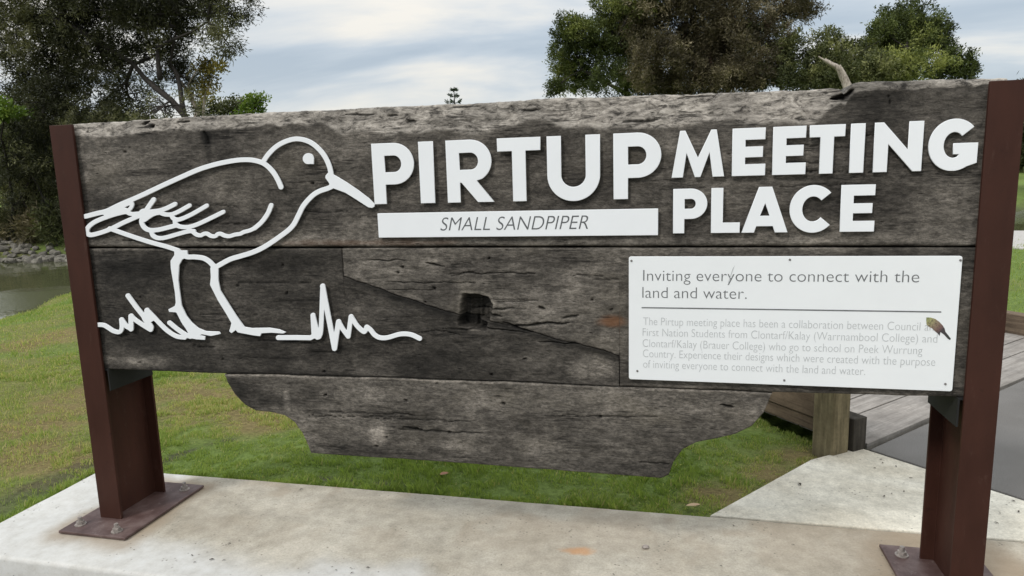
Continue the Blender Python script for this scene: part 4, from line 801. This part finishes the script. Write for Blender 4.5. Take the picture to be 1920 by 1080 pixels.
# right-hand clump
yR = 24.0
b0 = pxp(1250, 330, yR + .5)
tree('bushy_tree', 'bright green bushy tree left of the large brown tree', 'tree', b0[:2], [[pxp(1210, 240, yR), pxp(1170, 150, yR), pxp(1150, 80, yR)], [pxp(1190, 190, yR), pxp(1090, 130, yR), pxp(1070, 80, yR)]], CL(yR, [(1075, 62, 42, 36, 1.1), (1062, 110, 36, 40, 1.0), (1120, 85, 50, 48, 1.1), (1085, 150, 55, 28, 1.0), (1150, 20, 40, 46, 1.0), (1180, 70, 50, 60, 1.0), (1160, 150, 60, 34, .9), (1200, -20, 70, 50, 1.0), (1040, 165, 20, 14, .5)]), M['lf_green'], M['bark'], Lf=.11, Wf=.030, tuft=.15, per=36, gap=.41, r0=.14, group=SG)
b0 = pxp(1360, 330, yR - .5)
tree('tea_tree', 'large brown-green tree with dense dark crown behind the middle of the sign', 'tree', b0[:2], [[pxp(1350, 220, yR - .8), pxp(1330, 110, yR - .6), pxp(1290, 20, yR)], [pxp(1350, 200, yR - .8), pxp(1400, 110, yR - .8), pxp(1450, 40, yR - .4)], [pxp(1350, 220, yR - .8), pxp(1240, 150, yR - .6)]], CL(yR - .8, [(1230, 120, 60, 55, 1.1), (1290, 50, 70, 60, 1.1), (1260, -20, 80, 50, 1.0), (1340, 120, 60, 60, 1.1), (1380, 40, 60, 50, 1.0), (1300, 150, 80, 35, 1.1), (1210, 60, 50, 60, 1.1), (1330, 90, 70, 60, 1.1), (1390, 150, 60, 30, 1.1), (1230, 160, 60, 26, 1.1), (1400, 110, 45, 50, .9), (1460, 20, 50, 34, .7), (1505, 15, 32, 26, .7), (1440, 55, 45, 26, .55), (1370, -30, 90, 50, 1.0), (1490, -30, 50, 40, .8)]), M['lf_brown'], M['redbark'], Lf=.13, Wf=.022, tuft=.17, per=34, gap=.40, r0=.18, group=SG, twig=11)
b0 = pxp(1480, 330, yR - 1.5)
tree('bushy_tree', 'olive green bushy tree between the large brown tree and the bare pale branch', 'tree', b0[:2], [[pxp(1475, 230, yR - 1.5), pxp(1460, 130, yR - 1.5)], [pxp(1475, 220, yR - 1.5), pxp(1530, 140, yR - 1.3)]], CL(yR - 1.6, [(1440, 120, 46, 46, 1.0), (1480, 95, 42, 38, 1.0), (1540, 85, 40, 32, .9), (1560, 120, 46, 40, .9), (1600, 115, 46, 38, .9), (1500, 145, 60, 28, 1.0), (1410, 80, 24, 36, .4), (1640, 130, 36, 30, .9), (1600, 145, 60, 24, 1.2), (1550, 150, 60, 24, 1.2)]), M['lf_mid'], M['bark'], Lf=.10, Wf=.030, tuft=.14, per=36, gap=.41, r0=.12, group=SG)
b0 = pxp(1700, 330, yR - .5)
tree('bushy_tree', 'rounded green tree standing tallest at the right of the row', 'tree', b0[:2], [[pxp(1700, 200, yR - .5), pxp(1700, 90, yR - .5)]], CL(yR - .5, [(1700, 50, 50, 42, 1.1), (1680, 85, 46, 44, 1.1), (1735, 85, 42, 44, 1.1), (1700, 125, 70, 30, 1.0), (1655, 100, 40, 40, .9), (1655, 60, 24, 24, .7), (1750, 60, 26, 30, .8), (1650, 145, 50, 18, .9)]), M['lf_green'], M['bark'], Lf=.10, Wf=.030, tuft=.14, per=36, gap=.41, r0=.12, group=SG)
b0 = pxp(1795, 330, yR - 1)
tree('bushy_tree', 'smallest green tree, just left of the right post top', 'tree', b0[:2], [[pxp(1795, 220, yR - 1), pxp(1795, 130, yR - 1)]], CL(yR - 1, [(1792, 112, 30, 20, 1.1, 0), (1810, 125, 22, 18, .9, 0), (1785, 138, 44, 16, 1.0, 0)]), M['lf_green'], M['bark'], Lf=.10, Wf=.030, tuft=.13, per=30, gap=.40, r0=.08, group=SG)
# bare pale dead branch standing out of the row
T = TM(); a = [pxp(p, q, yR - 4.4) for p, q in ((1608, 330), (1598, 220), (1588, 160), (1574, 130), (1546, 112))]; T.add(tube(np.vstack([wander(p, q, 4, .08)[(0 if i == 0 else 1):] for i, (p, q) in enumerate(zip(a[:-1], a[1:]))]), .19, .05, 11, .35))
T.add(tube(wander(pxp(1584, 158, yR - 4.4), pxp(1574, 122, yR - 4.5), 5, .1), .07, .04, 7)); T.add(tube(wander(pxp(1572, 128, yR - 4.4), pxp(1535, 106, yR - 4.6), 4, .1), .06, .015, 7))
zb0 = float(height(np.array([a[0][0]]), np.array([a[0][1]]))[0]); T.add(tube([np.array([a[0][0] + .1, a[0][1], zb0 - .2]), a[0]], .24, .17, 9))
thing_mesh('dead_tree', T.mesh(), M['palebark'], 'bare pale curved dead trunk showing above the sign top', 'tree')
# dark hedge far right and behind, seen past the right post
for i, (px, y, mat, lab) in enumerate(((1935, 34, 'lf_dark', 'dark dense tree beyond the lake, right of the right post'), (2080, 36, 'lf_mid', None), (2230, 38, 'lf_green', None))):
    if i: continue
    b0 = pxp(px + 10, 300, y); tree('bushy_tree', lab, 'tree', b0[:2], [[pxp(px, 260, y), pxp(px, 200, y)]], CL(y, [(px, 235, 60, 45, .8), (px + 60, 200, 70, 60, .8), (px + 10, 270, 50, 20, .8)]), M[mat], M['bark'], Lf=.2, Wf=.05, tuft=.3, per=12, gap=.36, r0=.12, group=SG)
# norfolk pine far away
yN = 70.0; tipp = pxp(851, 163, yN); s = np.linalg.norm(tipp - CAM) / FPX; base = (tipp[0], tipp[1]); zb0 = float(height(np.array([base[0]]), np.array([base[1]]))[0])
rt = empty('norfolk_pine', (base[0], base[1], zb0), 'tiny tiered conifer far away, poking above the middle of the sign', 'tree'); T = TM(); T.add(tube([(base[0], base[1], zb0 - .2), (base[0], base[1], tipp[2])], .28, .03, 7)); V = []; tn = []
for k in range(14):
    zt_ = tipp[2] - .40 - k * .66; R_ = .38 + .30 * k
    for b in range(5):
        a = b * 2 * np.pi / 5 + k * .5 + rng.uniform(-.3, .3); n = 26; t = .5 + .5 * rng.random(n); rr = R_ * (.55 + .45 * rng.random()); p = np.stack([base[0] + np.cos(a) * rr * t, base[1] + np.sin(a) * rr * t, zt_ + .28 * t * t * R_ + rng.normal(0, .05, n)], -1) + rng.normal(0, .07, (n, 3)) * [1, 1, .4]
        T.add(tube([(base[0], base[1], zt_), (base[0] + np.cos(a) * rr, base[1] + np.sin(a) * rr, zt_ + .28 * R_)], .03, .01, 4))
        dv = rng.normal(size=(n, 3)) * .6 + [np.cos(a), np.sin(a), .5]; dv /= np.linalg.norm(dv, axis=1)[:, None]; sd_ = np.cross(dv, rng.normal(size=(n, 3))); sd_ /= np.linalg.norm(sd_, axis=1)[:, None]
        V.append(np.stack([p, p + dv * .13 + sd_ * .05, p + dv * .28, p + dv * .13 - sd_ * .05], 1).reshape(-1, 3)); tn.append(rng.random(n))
link('trunk', T.mesh(), M['bark'], rt); link('crown', fast_mesh(np.concatenate(V), 4, np.concatenate(tn)), M['lf_pine'], rt)
# ================================================================ FAR BANK: rocks and dry shrubs
def rock_mesh(sd_):
    bm = bmesh.new(); bmesh.ops.create_icosphere(bm, subdivisions=3, radius=1.0); r_ = np.random.default_rng(sd_); pl = [(v_ / np.linalg.norm(v_), r_.uniform(.55, .95)) for v_ in r_.normal(size=(9, 3))]
    for v_ in bm.verts:
        p = np.array(v_.co)
        for n_, d_ in pl:
            k = p @ n_ - d_
            if k > 0: p = p - n_ * k
        v_.co = Vector(p * (1 + .08 * (float(fbm(p[0] * 3, p[1] * 3, p[2] * 3, s=sd_)) - .5)))
    me = bpy.data.meshes.new('m'); bm.to_mesh(me); bm.free(); return me
RK = [rock_mesh(i) for i in range(6)]
for m_ in RK: m_.materials.append(M['rock'])
pxs = list(np.linspace(-60, 150, 19))
for row, (py, z_off, n) in enumerate(((487, 0.0, 28), (480, .07, 28), (472, .16, 26), (464, .28, 25), (456, .38, 22), (448, .48, 18))):
    for i in range(n):
        px = -60 + 215 * (i + .5 * (row % 2) + rng.uniform(-.25, .25)) / n; c = onZ(px, py + rng.uniform(-3, 3), WZ + .05 + z_off); sz = rng.uniform(.075, .15)
        o = bpy.data.objects.new('rock', RK[rng.integers(6)]); COL.objects.link(o); zz_ = float(height(np.array([c[0]]), np.array([c[1]]))[0]); o.location = (c[0], c[1], max(zz_, WZ) + sz * .25); o.scale = (sz * rng.uniform(.8, 1.4), sz, sz * rng.uniform(.6, .95)); o.rotation_euler = tuple(rng.uniform(-.4, .4, 2)) + (rng.uniform(0, 6.28),)
        tag(o, 'grey rock of the rubble edging the far lake bank at the left', 'rock', 'rocks edging the far lake bank')
SHG = 'dry shrubs on the far lake bank'
for i, (px, py, rx, ry, mt, lab) in enumerate(((10, 430, 34, 22, 'lf_dry', 'pale dry shrub above the bank rocks at the left frame edge'), (62, 428, 30, 26, 'lf_dry', 'brown dry shrub above the bank rocks, midway to the left post'), (104, 420, 28, 30, 'lf_mid', 'olive shrub above the bank rocks, just left of the left post'))):
    y = onZ(px, 446, .25)[1] + .6; b0 = pxp(px, 440, y); tree('dry_shrub', lab, 'shrub', b0[:2], [[pxp(px, 440, y), pxp(px, py, y)]], CL(y, [(px, py, rx, ry, 1.5, 0), (px + 12, py - 14, rx * .7, ry * .7, 1.0, .3)]), M[mt], M['bark'], Lf=.18, Wf=.03, tuft=.20, per=14, gap=.34, r0=.03, group=SHG)
# far background wood closing the horizon
V = []; tn = []
for px in np.linspace(-500, 2500, 70):
    if px < -20: ytop, yy = rng.uniform(250, 290), rng.uniform(60, 90)
    elif 520 < px < 1010: ytop, yy = 232, 120
    else: ytop, yy = rng.uniform(215, 250), rng.uniform(55, 90)
    c = pxp(px, 330, yy); s = np.linalg.norm(c - CAM) / FPX; hgt = pxp(px, ytop, yy)[2]; n = 2600; z0 = float(height(np.array([c[0]]), np.array([yy]))[0]) - .2; tq = np.clip(rng.normal(.35, .15), 0, 1)
    p = np.stack([c[0] + rng.normal(0, 26 * s, n), yy + rng.normal(0, 3, n), z0 + (hgt - z0) * rng.random(n) ** .8], -1); dv = rng.normal(size=(n, 3)); dv /= np.linalg.norm(dv, axis=1)[:, None]; sd_ = np.cross(dv, rng.normal(size=(n, 3))); sd_ /= np.linalg.norm(sd_, axis=1)[:, None]
    V.append(np.stack([p, p + dv * .45 + sd_ * .32, p + dv * .9, p + dv * .45 - sd_ * .32], 1).reshape(-1, 3)); tn.append(np.clip(rng.normal(tq, .06, n), 0, 1))
tag(link('distant_woodland', fast_mesh(np.concatenate(V), 4, np.concatenate(tn)), M['lf_mid']), 'distant low green woodland along the horizon', 'woodland', kind='stuff')
# ================================================================ LITTER ON THE CONCRETE
def leaf_litter(L_=.03, W_=.012):
    n = 7; P_ = np.zeros((n, 3, 3))
    for i in range(n):
        t = i / (n - 1); w_ = W_ * math.sin(math.pi * (t * .9 + .05)); P_[i] = [(t * L_ - L_ / 2, -w_ / 2, .004 * math.sin(t * 3) + .002), (t * L_ - L_ / 2, 0, .004 * math.sin(t * 3)), (t * L_ - L_ / 2, w_ / 2, .004 * math.sin(t * 3) + .003)]
    return grid_mesh(P_)
lm = leaf_litter(); lm.materials.append(plain('dark_leaf_litter', (0.05, 0.04, 0.03), .8)); lm2 = leaf_litter(.075, .04); lm2.materials.append(plain('dry_brown_leaf', (0.25, 0.12, 0.06), .7)); lm3 = leaf_litter(.09, .045); lm3.materials.append(plain('tan_leaf', (0.42, 0.29, 0.17), .7))
def lay(me, px, py, z, s, label, grp=None, name='leaf'):
    c = onZ(px, py, z); o = bpy.data.objects.new(name, me); COL.objects.link(o); o.location = (c[0], c[1], z + .0015); o.rotation_euler = (rng.uniform(-.15, .15), rng.uniform(-.15, .15), rng.uniform(0, 6.28)); o.scale = (s, s, s); return tag(o, label, 'leaf', grp)
for px, py in ((360, 1042), (397, 1050), (430, 1020), (365, 1055), (565, 918), (445, 897), (420, 1051), (630, 1070), (1150, 1078), (940, 1060), (690, 1065), (660, 1075), (1375, 986), (1352, 1062), (1487, 1022)): lay(lm, px, py, .001, rng.uniform(.3, .65), 'tiny dark leaf scrap lying on the long concrete slab', 'leaf scraps on the slab')
for px, py in ((1655, 868), (1652, 862), (1680, 875), (1708, 897), (1658, 931), (1672, 926), (1695, 922), (1875, 963), (1868, 981), (1900, 940), (1910, 960), (1640, 878)): lay(lm, px, py, -.003, rng.uniform(.3, .7), 'tiny dark leaf scrap lying on the pale triangular footpath', 'leaf scraps on the footpath')
lay(lm, 1499, 909, -.003, 1.1, 'largest dark leaf scrap, alone on the pale footpath near the lawn')
lay(lm2, 833, 889, -.02, .8, 'red-brown dead leaf in the grass strip under the sign'); lay(lm3, 1300, 948, -.02, .75, 'tan dead leaf at the grass tip beside the footpath joint')
c = onZ(1210, 1028); o = thing_mesh('pebble', RK[2].copy(), None, 'small pale pebble on the slab right of the rust stain', 'pebble'); o.data.materials.clear(); o.data.materials.append(M['bolt']); o.location = (c[0], c[1], .007); o.scale = (.015, .012, .010)
